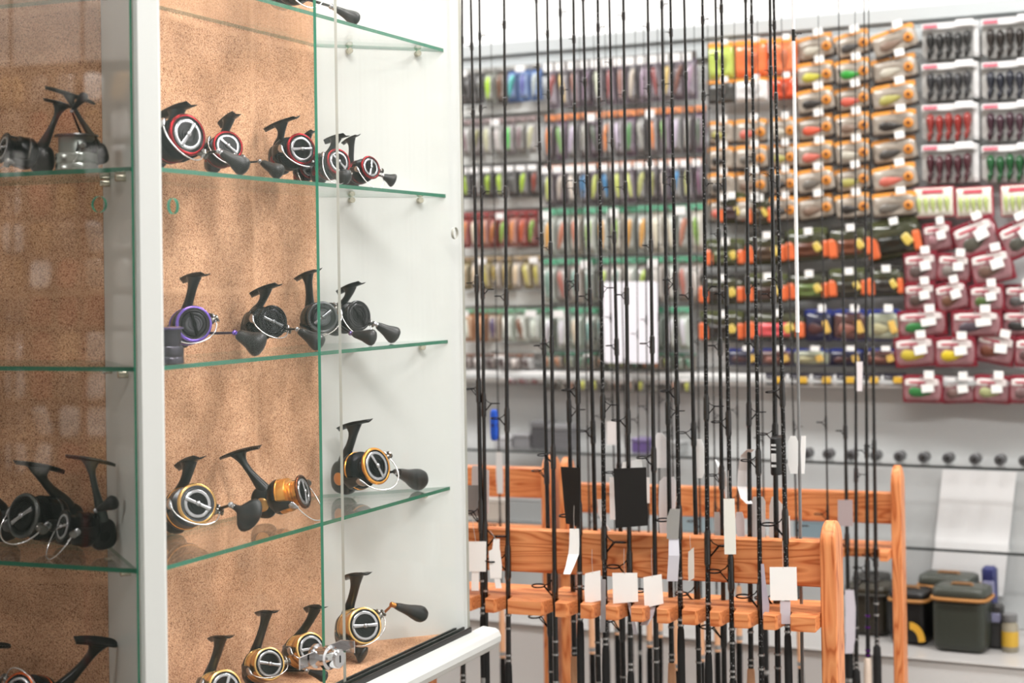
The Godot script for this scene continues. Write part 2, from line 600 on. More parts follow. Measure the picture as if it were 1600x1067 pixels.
	for left in [false, true]:
		var shape := bay()
		for k in SHELF.size():
			var xf := bay_xf(left, SHELF[k])
			var c: Vector3 = xf * Vector3(SIDE / 2, 0.07, 0)
			var sx := Transform3D(xf.basis, xf.origin - c)
			var g := MB.new()
			g.slab(shape, -0.0048, 0.0, sx, true, false)
			var e := MB.new()
			e.slab(shape, -0.0048, 0.0, sx, false, true)
			var m := g.done()
			e.done(m)
			m.surface_set_material(0, glass_mat())
			m.surface_set_material(1, edge_mat())
			var s := part(t, "glass_shelf", m, null, Transform3D(Basis(), c - base))
			for q in [Vector2(SIDE - 0.018 - 0.045, 0.037), Vector2(SIDE - 0.018 - 0.118, 0.109), Vector2(0.018 + 0.045, 0.037), Vector2(0.018 + 0.118, 0.109)]:
				var inw := Vector2(-0.707, 0.0) if q.x > SIDE / 2 else Vector2(0.707, 0.0)
				var dirv := (sx.basis * Vector3(inw.x, -0.707, 0)).normalized()
				var pg := MB.new()
				pg.lathe([Vector2(0, -0.006), Vector2(0.0042, -0.006), Vector2(0.0042, 0.004), Vector2(0.0036, 0.005), Vector2(0, 0.005)], 16, Transform3D(Basis(Quaternion(Vector3(0, 0, 1), dirv)), sx * Vector3(q.x, q.y, -0.0092)))
				part(s, "shelf_peg", pg.done(), mat(Color(0.75, 0.73, 0.66), 0.25, 0.9))
	# sliding glass doors
	var y0 := DECK + 0.002
	var y1 := 0.79
	var door := [
		[false, 0.02, 0.417, 0.003, Vector2(0.050, 0.084)],
		[false, 0.342, SIDE - 0.014, -0.009, Vector2(SIDE - 0.042, 0.068)],
		[true, 0.016, 0.42, -0.009, Vector2(0.058, 0.0855)],
		[true, 0.36, SIDE - 0.02, 0.003, Vector2(SIDE - 0.05, 0.08)]]
	for d in door:
		var m := pane(d[0], d[1], d[2], d[3], d[4], y0, y1, not d[0] and d[3] < 0)
		part(t, "sliding_glass_door", m, null, Transform3D(Basis(), -base))
	# the chrome lock on the overlapping doors
	var chrome := mat(Color(0.82, 0.82, 0.83), 0.08, 1.0)
	var lockat := hit(512, 1027, case_at(0, -0.03, EYE.y), -cv)
	var lk := thing("showcase_lock", "chrome lock hooked over the overlapping glass doors in front of the gold reels", "lock", lockat)
	var bx := Basis(cu, Vector3.UP, cu.cross(Vector3.UP))
	var outw := -cv
	var cyl := MB.new()
	var cxf := Transform3D(Basis(Quaternion(Vector3(0, 0, 1), (outw * 0.9 + cu * -0.15).normalized())) * Basis.from_scale(Vector3.ONE * 1.35), Vector3.ZERO)
	cyl.lathe([Vector2(0, 0.014), Vector2(0.0072, 0.014), Vector2(0.0084, 0.0128), Vector2(0.0086, 0.004), Vector2(0.0108, 0.003), Vector2(0.0108, -0.001), Vector2(0.0088, -0.002), Vector2(0.0088, -0.011), Vector2(0.0108, -0.0115), Vector2(0.0108, -0.014), Vector2(0, -0.014)], 36, cxf)
	part(lk, "lock_barrel", cyl.done(), chrome)
	var key := MB.new()
	key.box(Vector3(0.0012, 0.0062, 0.0006), Vector3(0, 0, 0.0142), 0.0001, cxf)
	part(lk, "keyhole", key.done(), mat(Color(0.03, 0.03, 0.03), 0.5))
	var bar := MB.new()
	bar.box(Vector3(0.104, 0.0150, 0.0016), Vector3(0.006, 0.001, -0.0085), 0.0005, Transform3D(bx, outw * -0.004))
	bar.box(Vector3(0.0015, 0.0150, 0.020), Vector3(0.058, 0.001, 0.0), 0.0004, Transform3D(bx, outw * -0.004))
	part(lk, "lock_bar", bar.done(), chrome)

# ---------- fishing reels ----------
const BLACK := Color(0.022, 0.022, 0.023)
const DARK := Color(0.055, 0.056, 0.058)
const GUN := Color(0.22, 0.225, 0.23)
const SILVER := Color(0.66, 0.66, 0.67)
const GOLD := Color(0.86, 0.60, 0.27)
const PALEGOLD := Color(0.88, 0.72, 0.44)

func reel(label: String, group: String, o: Dictionary):
	var left: bool = o.get("left", false)
	var wall_n: Vector3 = cu if left else cv
	var c: Vector2 = o.c
	var shelf_y: float = EYE.y + o.shelf
	var e: float = deg_to_rad(o.get("e", 8.0))
	var yaw: float = deg_to_rad(o.get("yaw", 20.0))
	var near_p := case_at(0, 0, EYE.y) + wall_n * float(o.get("b", 0.055))
	var d := -(cb.inverse() * (hit(c.x, c.y, near_p, wall_n) - EYE)).z
	d += o.get("back", 0.0)
	var R: float = o.R * d / F
	var D := func(px: Vector2, dd: float) -> Vector3: return P(px.x, px.y, d + dd * R)
	var O: Vector3 = D.call(c, 0.0)
	var toc := (EYE - O).normalized()
	var right := Vector3.UP.cross(toc).normalized()
	var upv := toc.cross(right)
	var Z: Vector3 = (toc * cos(yaw) + right * sin(yaw)) * cos(e) + upv * sin(e)
	var fb: Vector2 = o.get("fb", c + Vector2(-20, -60))
	var ff: Vector2 = o.get("ff", c + Vector2(20, -70))
	var fd: float = o.get("fd", 1.35 * cos(yaw))
	var half: float = o.get("fh", 0.95 * cos(yaw))
	var Fb: Vector3 = D.call(fb, fd + half)
	var Ff: Vector3 = D.call(ff, fd - half)
	var fc := (Fb + Ff) / 2
	var Y := fc - (O - Z * R * 1.9)
	Y = (Y - Z * Y.dot(Z)).normalized()
	var X := Y.cross(Z)
	var xf := Transform3D(Basis(X * R, Y * R, Z * R), O)
	var made := []         # [name, MB, material, parent index]
	var lip: Color = o.get("lip", SILVER)
	var body: Color = o.get("body", BLACK)
	var m := MB.new()
	# spool: front land, drum and skirt
	var deep: float = o.get("drum", 0.55)
	var back := 1.35
	m.lathe([Vector2(0.93, -0.10), Vector2(0.74, -0.17), Vector2(0.71, -0.2), Vector2(0.71, -0.2 - deep * 0.34), Vector2(0.735, -0.22 - deep * 0.34), Vector2(0.72, -0.24 - deep * 0.36), Vector2(0.72, -0.2 - deep * 0.66), Vector2(0.74, -0.22 - deep * 0.66), Vector2(0.72, -0.24 - deep * 0.68), Vector2(0.72, -0.2 - deep), Vector2(0.78, -0.23 - deep), Vector2(0.96, -0.25 - deep), Vector2(0.985, -0.29 - deep), Vector2(0.99, -back), Vector2(0.9, -back)], 44, xf)
	made.append(["spool", m, mat(o.get("drumc", DARK), o.get("drumr", 0.25), o.get("drumm", 0.7)), -1])
	m = MB.new()
	m.lathe([Vector2(0.80, 0.02), Vector2(0.86, 0.055), Vector2(0.93, 0.055), Vector2(0.985, 0.02), Vector2(1.0, -0.03), Vector2(0.985, -0.085), Vector2(0.92, -0.11)] if not o.has("band") else [Vector2(0.86, 0.03), Vector2(0.92, 0.04), Vector2(0.985, 0.01), Vector2(1.0, -0.05), Vector2(1.0, -0.62), Vector2(0.97, -0.66), Vector2(0.7, -0.68)], 56, xf)
	made.append(["spool_lip", m, mat(lip, 0.22, 0.85), 0])
	m = MB.new()
	m.lathe([Vector2(0.88, 0.045), Vector2(0.84, 0.06), Vector2(0.80, 0.045), Vector2(0.76, 0.0), Vector2(0.72, 0.005)], 56, xf)
	made.append(["spool_face", m, mat(o.get("face", BLACK), 0.25, 0.6), 0])
	# drag knob: bright ring, dark stepped rings, bar with a hub
	m = MB.new()
	var ri: float = o.get("ring", 0.77)
	m.lathe([Vector2(ri, 0.0), Vector2(ri - 0.02, 0.05), Vector2(ri - 0.06, 0.07), Vector2(ri - 0.17, 0.055), Vector2(ri - 0.20, 0.0)], 56, xf)
	made.append(["drag_ring", m, mat(o.get("ringc", SILVER), 0.2, 0.95), 0])
	m = MB.new()
	m.lathe([Vector2(ri - 0.19, 0.0), Vector2(ri - 0.21, 0.03), Vector2(ri - 0.25, 0.03), Vector2(ri - 0.27, -0.03), Vector2(0.45, -0.03), Vector2(0.43, 0.04), Vector2(0.38, 0.04), Vector2(0.36, -0.03), Vector2(0.31, -0.03), Vector2(0.29, 0.045), Vector2(0.24, 0.045), Vector2(0.225, -0.01), Vector2(0.0, -0.01)], 44, xf)
	made.append(["drag_knob", m, mat(o.get("dk", Color(0.10, 0.10, 0.102)), 0.22, 0.7), 0])
	m = MB.new()
	var ba: float = deg_to_rad(o.get("bar", 20.0))
	var bd := Vector3(cos(ba), sin(ba), 0)
	var pts := []
	var rad := []
	for s in [-0.68, -0.5, -0.2, 0.0, 0.2, 0.5, 0.68]:
		pts.append(xf * (bd * s + Vector3(0, 0, 0.10 - 0.05 * absf(s))))
		rad.append(Vector2(0.075 + 0.05 * absf(s), 0.05) * R)
	m.tube(pts, rad, 12, Z)
	m.blob(Vector3(0.14, 0.14, 0.10), xf * Transform3D(Basis(), Vector3(0, 0, 0.12)), 1.0, 16, 8)
	made.append(["drag_bar", m, mat(o.get("barc", SILVER), 0.2, 0.9), 0])
	# rotor with its two arms
	var phi: float = deg_to_rad(o.get("bail", -100.0))
	var e1 := Vector3(cos(phi), sin(phi), 0)
	var e2 := Vector3(-sin(phi), cos(phi), 0)
	m = MB.new()
	m.lathe([Vector2(0.9, -back - 0.02), Vector2(1.0, -back - 0.03), Vector2(1.03, -back - 0.08), Vector2(1.02, -back - 0.3), Vector2(0.92, -back - 0.5), Vector2(0.66, -back - 0.72), Vector2(0.4, -back - 0.8)], 40, xf)
	made.append(["rotor", m, mat(o.get("rotor", body), 0.3, 0.3), -1])
	var rot_i := made.size() - 1
	m = MB.new()
	m.lathe([Vector2(1.005, -back + 0.02), Vector2(1.03, -back), Vector2(1.03, -back - 0.06), Vector2(1.0, -back - 0.08)], 44, xf)
	made.append(["rotor_ring", m, mat(o.get("band2", lip), 0.25, 0.8), rot_i])
	for s in [1.0, -1.0]:
		m = MB.new()
		m.tube([xf * (e2 * s * 0.9 + Vector3(0, 0, -back - 0.38)), xf * (e2 * s * 1.06 + Vector3(0, 0, -back - 0.15)), xf * (e2 * s * 1.14 + Vector3(0, 0, -back + 0.25)), xf * (e2 * s * 1.17 + Vector3(0, 0, -0.5)), xf * (e2 * s * 1.17 + Vector3(0, 0, -0.28))], [Vector2(0.5, 0.08) * R, Vector2(0.42, 0.1) * R, Vector2(0.3, 0.09) * R, Vector2(0.24, 0.085) * R, Vector2(0.14, 0.06) * R], 14, xf.basis * e2)
		made.append(["rotor_arm", m, mat(o.get("rotor", body), 0.3, 0.3), rot_i])
		m = MB.new()
		m.tube([xf * (e2 * s * 1.24 - e1 * 0.10 + Vector3(0, 0, -0.48)), xf * (e2 * s * 1.25 + e1 * 0.02 + Vector3(0, 0, -0.42)), xf * (e2 * s * 1.24 + e1 * 0.2 + Vector3(0, 0, -0.26)), xf * (e2 * s * 1.2 + e1 * 0.34 + Vector3(0, 0, -0.1))], [Vector2(0.15, 0.07) * R, Vector2(0.23, 0.10) * R, Vector2(0.18, 0.10) * R, Vector2(0.06, 0.05) * R], 14, xf.basis * e2)
		made.append(["bail_arm", m, mat(o.get("bailc", SILVER), 0.25, 0.9), rot_i])
	m = MB.new()
	m.lathe([Vector2(0, -0.26), Vector2(0.19, -0.26), Vector2(0.23, -0.19), Vector2(0.16, -0.08), Vector2(0.15, 0.08), Vector2(0.22, 0.14), Vector2(0.2, 0.22), Vector2(0, 0.22)], 18, xf * Transform3D(Basis(Quaternion(Vector3(0, 0, 1), (e2 + Vector3(0, 0, 0.25)).normalized())), e2 * 1.2 + e1 * 0.2 + Vector3(0, 0, -0.2)))
	made.append(["line_roller", m, mat(Color(0.45, 0.44, 0.42), 0.2, 0.9), rot_i])
	m = MB.new()
	pts = []
	for i in 25:
		var t := PI * i / 24.0
		pts.append(xf * (e2 * cos(t) * 1.2 + e1 * (0.2 + sin(t) * o.get("bw", 1.22)) + Vector3(0, 0, -0.2 + 0.62 * sin(t))))
	m.tube(pts, [0.034 * R], 8, xf.basis * e1)
	made.append(["bail_wire", m, mat(Color(0.85, 0.85, 0.85), 0.15, 0.95), rot_i])
	# body with side plate
	var sgn: float = o.get("side", -1.0)
	m = MB.new()
	m.blob(Vector3(0.54, 0.92, 0.80), xf * Transform3D(Basis(Vector3.RIGHT, 0.35), Vector3(0, -0.12, -back - 1.2)), 0.72, 28, 16)
	m.tube([xf * Vector3(0, 0, -back - 0.6), xf * Vector3(0, 0, -back - 1.1)], [0.5 * R, 0.52 * R], 20, Y)
	made.append(["body", m, mat(body, 0.32, 0.25), -1])
	var body_i := made.size() - 1
	m = MB.new()
	m.lathe([Vector2(0, 0.1), Vector2(0.3, 0.1), Vector2(0.36, 0.06), Vector2(0.42, 0.0), Vector2(0.42, -0.2)], 28, xf * Transform3D(Basis(Vector3.UP, sgn * PI / 2), Vector3(sgn * 0.51, -0.15, -back - 1.15)))
	m.lathe([Vector2(0, 0.08), Vector2(0.26, 0.08), Vector2(0.32, 0.04), Vector2(0.36, 0.0), Vector2(0.36, -0.2)], 28, xf * Transform3D(Basis(Vector3.UP, -sgn * PI / 2), Vector3(-sgn * 0.51, -0.15, -back - 1.15)))
	made.append(["side_plate", m, mat(o.get("plate", lip), 0.3, 0.7), body_i])
	# stem and foot
	var fdir := (Ff - Fb).normalized()
	var sv := fdir.cross(Y).normalized()
	var fnn := sv.cross(fdir).normalized()
	m = MB.new()
	var b0: Vector3 = xf * Vector3(0, 0.45, -back - 0.95)
	var b1: Vector3 = b0 + Y * R * 0.5 - Z * R * 0.15
	var b3 := fc - fnn * 0.02 * R
	var b2 := b3 - fnn * R * 0.85
	pts = []
	rad = []
	for i in 13:
		var t := i / 12.0
		pts.append(b0.bezier_interpolate(b1, b2, b3, t))
		var flare := pow(maxf(t - 0.72, 0.0) / 0.28, 2.0)
		rad.append(Vector2(lerpf(0.40, 0.27, minf(t * 2.2, 1.0)) + 0.08 * flare, lerpf(0.46, 0.19, minf(t * 1.8, 1.0)) + 0.42 * flare) * R)
	m.tube(pts, rad, 16, fdir)
	made.append(["stem", m, mat(o.get("stemc", body), o.get("stemr", 0.3), o.get("stemm", 0.25)), body_i])
	m = MB.new()
	var rows := []
	var hl := (Ff - Fb).length() / 2
	for i in 17:
		var s := -1.0 + i / 8.0
		var wd := 0.37 * R
		if s < -0.72: wd *= sqrt(maxf(0.04, 1.0 - pow((s + 0.72) / 0.285, 2.0)))
		if s > 0.7: wd *= 1.0 - 0.12 * (s - 0.7) / 0.3
		var row := PackedVector3Array()
		var th := (0.05 + 0.10 * (1.0 - absf(s))) * R
		var bow := -0.10 * s * s * R
		for j in 7:
			var t := -1.0 + j / 3.0
			row.append(fc + fdir * (hl * s + (0.12 * R * (t * t) if s > 0.95 else 0.0)) + sv * wd * t + fnn * (bow + 0.12 * R * t * t))
		for j in 7:
			var t := 1.0 - j / 3.0
			row.append(fc + fdir * (hl * s + (0.12 * R * (t * t) if s > 0.95 else 0.0)) + sv * wd * t * 0.97 + fnn * (bow + 0.12 * R * t * t - th * (1.0 - 0.6 * t * t)))
		rows.append(row)
	m.skin(rows, true, true)
	made.append(["foot", m, mat(o.get("stemc", body), o.get("stemr", 0.3), o.get("stemm", 0.25)), body_i])
	# handle
	if o.has("J"):
		var J: Vector3 = D.call(o.J, o.get("jd", 0.5))
		var K: Vector3 = D.call(o.K, o.get("kd", 0.3))
		handle(made, o, J, K, xf, sgn, back, R)
	if o.has("J2"):
		handle(made, o, D.call(o.J2, o.get("jd2", 0.5)), D.call(o.K2, o.get("kd2", 0.3)), xf, sgn, back, R)
	# set it down on its shelf: scale about the eye so that its lowest point touches
	var low := INF
	for p in made:
		for q in p[1].v: low = minf(low, q.y)
	# inside its bay: in front of the cork and the end partition, behind the glass doors
	var sample := PackedVector3Array()
	for p in made:
		for i in range(0, p[1].v.size(), 9): sample.append(p[1].v[i] - EYE)
	var in_n: Vector3 = wall_n
	var al_n: Vector3 = cv if left else cu
	var best := INF
	var k := 1.0
	for step in 61:
		var kk := 0.84 + 0.005 * step
		if kk < float(o.get("kmin", 0.0)): continue
		var over := 0.0
		for q in sample:
			var w := EYE + q * kk - cc
			var b := w.dot(in_n)
			var a := w.dot(al_n)
			over = maxf(over, maxf(b - CORK + 0.002, maxf(0.0115 - b, maxf(a + b - SIDE + 0.02, 0.02 - (a - b)))))
		var cost := over * 3.0 + absf(shelf_y - (EYE.y + (low - EYE.y) * kk)) * 1.0 + absf(kk - 1.0) * 0.002
		if cost < best:
			best = cost
			k = kk
			o.over = over
	var lift := 0.0
	low = EYE.y + (low - EYE.y) * k
	lift = shelf_y - low + 0.0004
	var center := EYE + (O - EYE) * k
	var base := Vector3(center.x, shelf_y, center.z)
	var short := -lift * F / (d * k) / float(o.R)
	if short > 0.1 and int(o.get("tries", 0)) < 3 and float(o.get("bw", 1.22)) < 1.75:
		# the bail wire carries the reel: let it reach the shelf
		var again := o.duplicate()
		again.bw = minf(float(o.get("bw", 1.22)) + short * 0.9, 1.75)
		again.tries = int(o.get("tries", 0)) + 1
		reel(label, group, again)
		return
	if o.has("say") and o.over > 0.007:
		for p in made:
			for q in p[1].v:
				var w: Vector3 = EYE + (q - EYE) * k - cc
				var b := w.dot(in_n)
				var a := w.dot(al_n)
				var vv := [b - CORK, 0.0105 - b, a + b - SIDE + 0.018, 0.018 - (a - b)]
				if vv.max() > 0.005:
					print("   out: ", p[0], " ", vv)
					break
	if o.has("say"): print(label.left(40), "  k=%.3f lift_px=%.1f d=%.3f R=%.4f over=%.4f" % [k, lift * F / (d * k), d * k, R * k, o.over])
	var t := thing("fishing_reel", label, "fishing reel", base, group)
	var nodes := []
	for p in made:
		var mb: MB = p[1]
		for i in mb.v.size(): mb.v[i] = EYE + (mb.v[i] - EYE) * k + Vector3(0, lift, 0) - base
		nodes.append(part(t if p[3] < 0 else nodes[p[3]], p[0], mb.done(), p[2]))

func handle(made: Array, o: Dictionary, J: Vector3, K: Vector3, xf: Transform3D, sgn: float, back: float, R: float):
	var s := sgn
	var h0: Vector3 = xf * Vector3(s * 0.45, -0.15, -back - 1.15)
	var h1: Vector3 = xf * Vector3(s * 0.95, -0.15, -back - 1.15)
	var m := MB.new()
	var mid := h1.lerp(J, 0.5) + (xf.basis.x * s * 0.1)
	m.tube([h0, h1, h1.lerp(mid, 0.4), mid, J], [0.15 * R, 0.16 * R, Vector2(0.14, 0.09) * R, Vector2(0.11, 0.08) * R, Vector2(0.09, 0.07) * R], 12, Vector3.UP)
	made.append(["handle_arm", m, mat(o.get("armc", DARK), 0.28, 0.7), -1])
	var i := made.size() - 1
	m = MB.new()
	var kd := (K - J).normalized()
	m.lathe([Vector2(0, -0.13), Vector2(0.12, -0.12), Vector2(0.155, -0.05), Vector2(0.15, 0.03), Vector2(0.115, 0.06), Vector2(0.14, 0.1), Vector2(0.14, 0.2), Vector2(0, 0.2)], 20, Transform3D(Basis(Quaternion(Vector3(0, 0, 1), kd)) * R, J))
	made.append(["handle_joint", m, mat(o.get("jointc", SILVER), 0.2, 0.9), i])
	m = MB.new()
	var pts := []
	var rad := []
	var paddle: bool = o.get("paddle", false)
	var wide: float = o.get("kw", 1.0)
	for q in ([[0.1, 0.13, 0.13], [0.25, 0.15, 0.15], [0.4, 0.2, 0.2], [0.52, 0.42, 0.22], [0.65, 0.66, 0.23], [0.8, 0.8, 0.23], [0.95, 0.84, 0.23], [1.1, 0.78, 0.22], [1.25, 0.6, 0.2], [1.35, 0.36, 0.15], [1.4, 0.06, 0.04]] if paddle else [[0.1, 0.13, 0.13], [0.2, 0.17, 0.17], [0.35, 0.2, 0.2], [0.5, 0.24, 0.23], [0.65, 0.31, 0.29], [0.8, 0.36, 0.33], [0.9, 0.35, 0.32], [0.98, 0.27, 0.25], [1.02, 0.14, 0.13], [1.03, 0.02, 0.02]]):
		pts.append(J.lerp(K, q[0]))
		rad.append(Vector2(q[1], q[2]) * R * wide)
	m.tube(pts, rad, 20, (EYE - J).normalized())
	made.append(["handle_knob", m, mat(o.get("knobc", Color(0.035, 0.035, 0.036)), 0.42, 0.0), i])

func spare_spool(label: String, px: Vector2, Rpx: float, top: float, shelf: float, left: bool, c: Color, accent: Color, back := 0.03):
	var wall_n: Vector3 = cu if left else cv
	var q := hit(px.x, px.y, case_at(0, 0, EYE.y) + wall_n * back, wall_n)
	var d := -(cb.inverse() * (q - EYE)).z
	var R := Rpx * d / F
	var H := (px.y - top) * d / F
	var at := Vector3(q.x, EYE.y + shelf, q.z)
	var t := thing("spare_spool", label, "spool", at, "spare reel spools")
	var up := Transform3D(Basis(Vector3.RIGHT, -PI / 2) , Vector3.ZERO)
	var m := MB.new()
	m.lathe([Vector2(0, 0), Vector2(R * 0.9, 0), Vector2(R * 0.97, H * 0.02), Vector2(R * 0.97, H * 0.17), Vector2(R * 0.94, H * 0.19), Vector2(R * 0.97, H * 0.21), Vector2(R * 0.97, H * 0.45), Vector2(R * 0.93, H * 0.48), Vector2(R * 0.8, H * 0.49)], 48, up)
	part(t, "skirt", m.done(), mat(c, 0.22, 0.9))
	m = MB.new()
	var pr := [Vector2(R * 0.8, H * 0.48)]
	for i in 9:
		pr.append(Vector2(R * 0.80, H * (0.5 + 0.045 * i)))
		pr.append(Vector2(R * 0.82, H * (0.52 + 0.045 * i)))
	pr.append(Vector2(R * 0.8, H * 0.93))
	m.lathe(pr, 48, up)
	part(t, "drum", m.done(), mat(c.darkened(0.15), 0.3, 0.85))
	m = MB.new()
	m.lathe([Vector2(R * 0.8, H * 0.92), Vector2(R * 0.98, H * 0.93), Vector2(R * 1.0, H * 0.96), Vector2(R * 0.97, H * 0.99), Vector2(R * 0.85, H), Vector2(R * 0.4, H), Vector2(0, H)], 48, up)
	part(t, "lip", m.done(), mat(accent, 0.25, 0.8))

func V(a: float, b: float) -> Vector2:
	return Vector2(a, b)

func reels():
	var red := Color(0.48, 0.035, 0.075)
	var g1 := "red-ringed reels on a glass shelf"
	var sm := Color(0.075, 0.076, 0.078)
	# third shelf from the top: red-ringed reels (from the post outwards)
	reel("large black spinning reel with a red spool ring beside the white corner post", g1, {c = V(293, 208), R = 34, shelf = 0.125, yaw = 36, e = 14, fb = V(253, 181), ff = V(298, 160), lip = red, body = Color(0.05, 0.035, 0.04), stemc = sm, bail = -112, bar = 62, J = V(342, 234), K = V(386, 262), side = 1, jd = 0.3, kd = 0.3, kw = 1.25, ring = 0.75, band2 = red, bw = 1.05})
	reel("small black spinning reel with a red ring, second from the white corner post", g1, {c = V(356, 225), R = 25, shelf = 0.125, yaw = 20, e = 16, fb = V(345, 194), ff = V(369, 174), lip = red, body = Color(0.05, 0.035, 0.04), stemc = sm, bail = -105, bar = -28, J = V(406, 249), K = V(440, 268), kw = 1.4, side = 1, jd = 0.0, kd = -0.4, band2 = red, bw = 0.7})
	reel("black spinning reel mostly hidden behind the middle red-ringed reel, only its foot showing", g1, {c = V(484, 214), R = 17, shelf = 0.125, b = 0.07, kmin = 0.985, yaw = 22, e = 14, fb = V(472, 172), ff = V(489, 156), lip = red, stemc = sm, bail = -95, back = 0.07, bw = 0.6})
	reel("black spinning reel with a broad flat foot and red ring, mid shelf", g1, {c = V(471, 233), R = 26, shelf = 0.125, yaw = 33, e = 12, fb = V(414, 203), ff = V(462, 182), lip = red, body = Color(0.04, 0.04, 0.042), stemc = sm, bail = -108, bar = -8, J = V(507, 262), K = V(545, 280), kw = 1.35, side = 1, jd = 0.1, kd = -0.6, band2 = DARK, bw = 0.95, drum = 0.75})
	reel("small red-ringed spinning reel with a grey foot, behind the glass door's edge", g1, {c = V(529, 243), R = 21.5, shelf = 0.125, yaw = 33, e = 14, fb = V(508, 213), ff = V(540, 201), lip = red, stemc = sm, bail = -110, bar = -35, bw = 0.6})
	reel("smallest red-ringed spinning reel at the far end of its shelf, near the white panel", g1, {c = V(579, 251), R = 19, shelf = 0.125, yaw = 42, e = 16, fb = V(536, 214), ff = V(558, 200), lip = red, body = Color(0.10, 0.02, 0.035), stemc = Color(0.12, 0.12, 0.122), bail = -100, bar = 60, J = V(597, 264), K = V(617, 273), side = 1, jd = 0.6, kd = 0.9, kw = 1.6, bw = 0.7})
	# fourth shelf
	var g2 := "black and violet reels on a glass shelf"
	var vio := Color(0.46, 0.36, 0.72)
	reel("spinning reel with a pale violet spool ring and a long curved stem", g2, {c = V(303, 505), R = 29, shelf = -0.0855, yaw = 14, e = 6, fb = V(286, 438), ff = V(320, 426), lip = vio, drumc = GUN, body = DARK, rotor = Color(0.12, 0.1, 0.14), stemc = Color(0.05, 0.045, 0.04), ring = 0.66, ringc = Color(0.22, 0.22, 0.23), dk = Color(0.34, 0.34, 0.36), face = Color(0.2, 0.19, 0.2), barc = BLACK, bar = -70, bail = -62, J = V(367, 519), K = V(411, 541), jd = 0.1, kd = -0.1, kw = 1.9, armc = Color(0.17, 0.12, 0.30), jointc = vio, side = 1, bw = 0.85})
	spare_spool("dark grey spare spool with violet trim standing upright beside the white corner post", V(262, 566), 26, 508, -0.0855, false, Color(0.30, 0.29, 0.32), Color(0.34, 0.3, 0.44), 0.03)
	reel("all-black spinning reel with a brown knob, next to the violet-ringed reel", g2, {c = V(426, 500), R = 26, shelf = -0.0855, yaw = 30, e = 4, fb = V(393, 459), ff = V(434, 441), lip = Color(0.10, 0.10, 0.102), ringc = Color(0.20, 0.20, 0.21), dk = Color(0.16, 0.16, 0.165), barc = Color(0.5, 0.51, 0.52), face = Color(0.09, 0.09, 0.09), body = Color(0.035, 0.028, 0.026), stemc = Color(0.045, 0.043, 0.04), bail = -100, bar = -18, J = V(464, 512), K = V(503, 536), jd = -0.3, kd = -0.7, kw = 1.5, side = 1, bw = 0.8, drum = 0.8, drumc = BLACK})
	reel("grey-spooled spinning reel with a dotted drag dial, crossed by the glass door's green edge", g2, {c = V(504, 494), R = 25, shelf = -0.0855, yaw = 16, e = 4, fb = V(463, 435), ff = V(496, 419), lip = Color(0.34, 0.345, 0.35), drumc = Color(0.17, 0.175, 0.18), body = Color(0.05, 0.035, 0.035), stemc = Color(0.07, 0.07, 0.072), ring = 0.72, ringc = Color(0.10, 0.10, 0.10), dk = Color(0.34, 0.35, 0.36), face = Color(0.12, 0.12, 0.122), barc = Color(0.42, 0.43, 0.44), bar = 25, bail = -60, drum = 0.3, J = V(548, 519), K = V(587, 527), jd = -0.2, kd = -0.4, kw = 1.45, side = 1, jointc = Color(0.5, 0.45, 0.65), bw = 0.85})
	reel("black spinning reel tilted towards the white panel, last on the fourth shelf", g2, {c = V(560, 488), R = 24, shelf = -0.0855, yaw = 38, e = 6, fb = V(528, 453), ff = V(564, 436), lip = Color(0.20, 0.20, 0.202), drumc = DARK, body = Color(0.04, 0.035, 0.035), stemc = Color(0.10, 0.10, 0.10), ring = 0.8, ringc = Color(0.24, 0.24, 0.243), dk = Color(0.2, 0.2, 0.2), barc = Color(0.10, 0.10, 0.10), bar = -50, bail = -100, J = V(586, 501), K = V(621, 522), jd = 0.1, kd = 0.6, kw = 1.6, side = 1, bw = 0.6})
	# lowest shelf
	var g3 := "gold-ringed reels on the lowest glass shelf"
	reel("silver and gold spinning reel beside the white corner post on the lowest glass shelf", g3, {c = V(308, 785), R = 33, shelf = -0.297, yaw = 24, e = 8, fb = V(279, 729), ff = V(311, 711), lip = Color(0.72, 0.56, 0.33), drumc = Color(0.30, 0.30, 0.305), face = Color(0.28, 0.28, 0.29), body = Color(0.03, 0.03, 0.03), ring = 0.70, bail = -95, bar = -22, J = V(361, 787), K = V(392, 804), jd = -0.1, kd = -0.4, paddle = true, side = 1, band2 = GOLD, bw = 0.85})
	reel("black spinning reel seen from the side with its bail wire at the right", g3, {c = V(474, 762), R = 27, shelf = -0.297, b = 0.03, yaw = 66, e = 10, fb = V(343, 709), ff = V(403, 692), fd = 0.7, fh = 0.3, lip = Color(0.40, 0.22, 0.10), drumc = GOLD, body = Color(0.03, 0.03, 0.03), bail = -72, bar = 80, band2 = GOLD, plate = Color(0.72, 0.55, 0.33), bw = 0.8})
	reel("gold-rimmed black spinning reel standing against the white panel on the lowest glass shelf", g3, {c = V(588, 724), R = 29.5, shelf = -0.297, yaw = 44, e = 10, fb = V(529, 666), ff = V(574, 652), lip = GOLD, drumc = Color(0.05, 0.04, 0.06), body = Color(0.05, 0.05, 0.048), bail = -62, bar = 112, J = V(618, 733), K = V(660, 748), jd = 1.2, kd = 3.6, kw = 1.65, side = 1, band2 = GOLD, ring = 0.80, drum = 0.75, bw = 0.8})
	# cork deck
	var g4 := "gold reels on the cork deck"
	var base := {shelf = DECK, lip = PALEGOLD, band = 1, drumc = PALEGOLD, body = Color(0.035, 0.03, 0.028), ring = 0.80, side = 1}
	var add := func(label: String, more: Dictionary):
		var q := base.duplicate()
		q.merge(more, true)
		reel(label, g4, q)
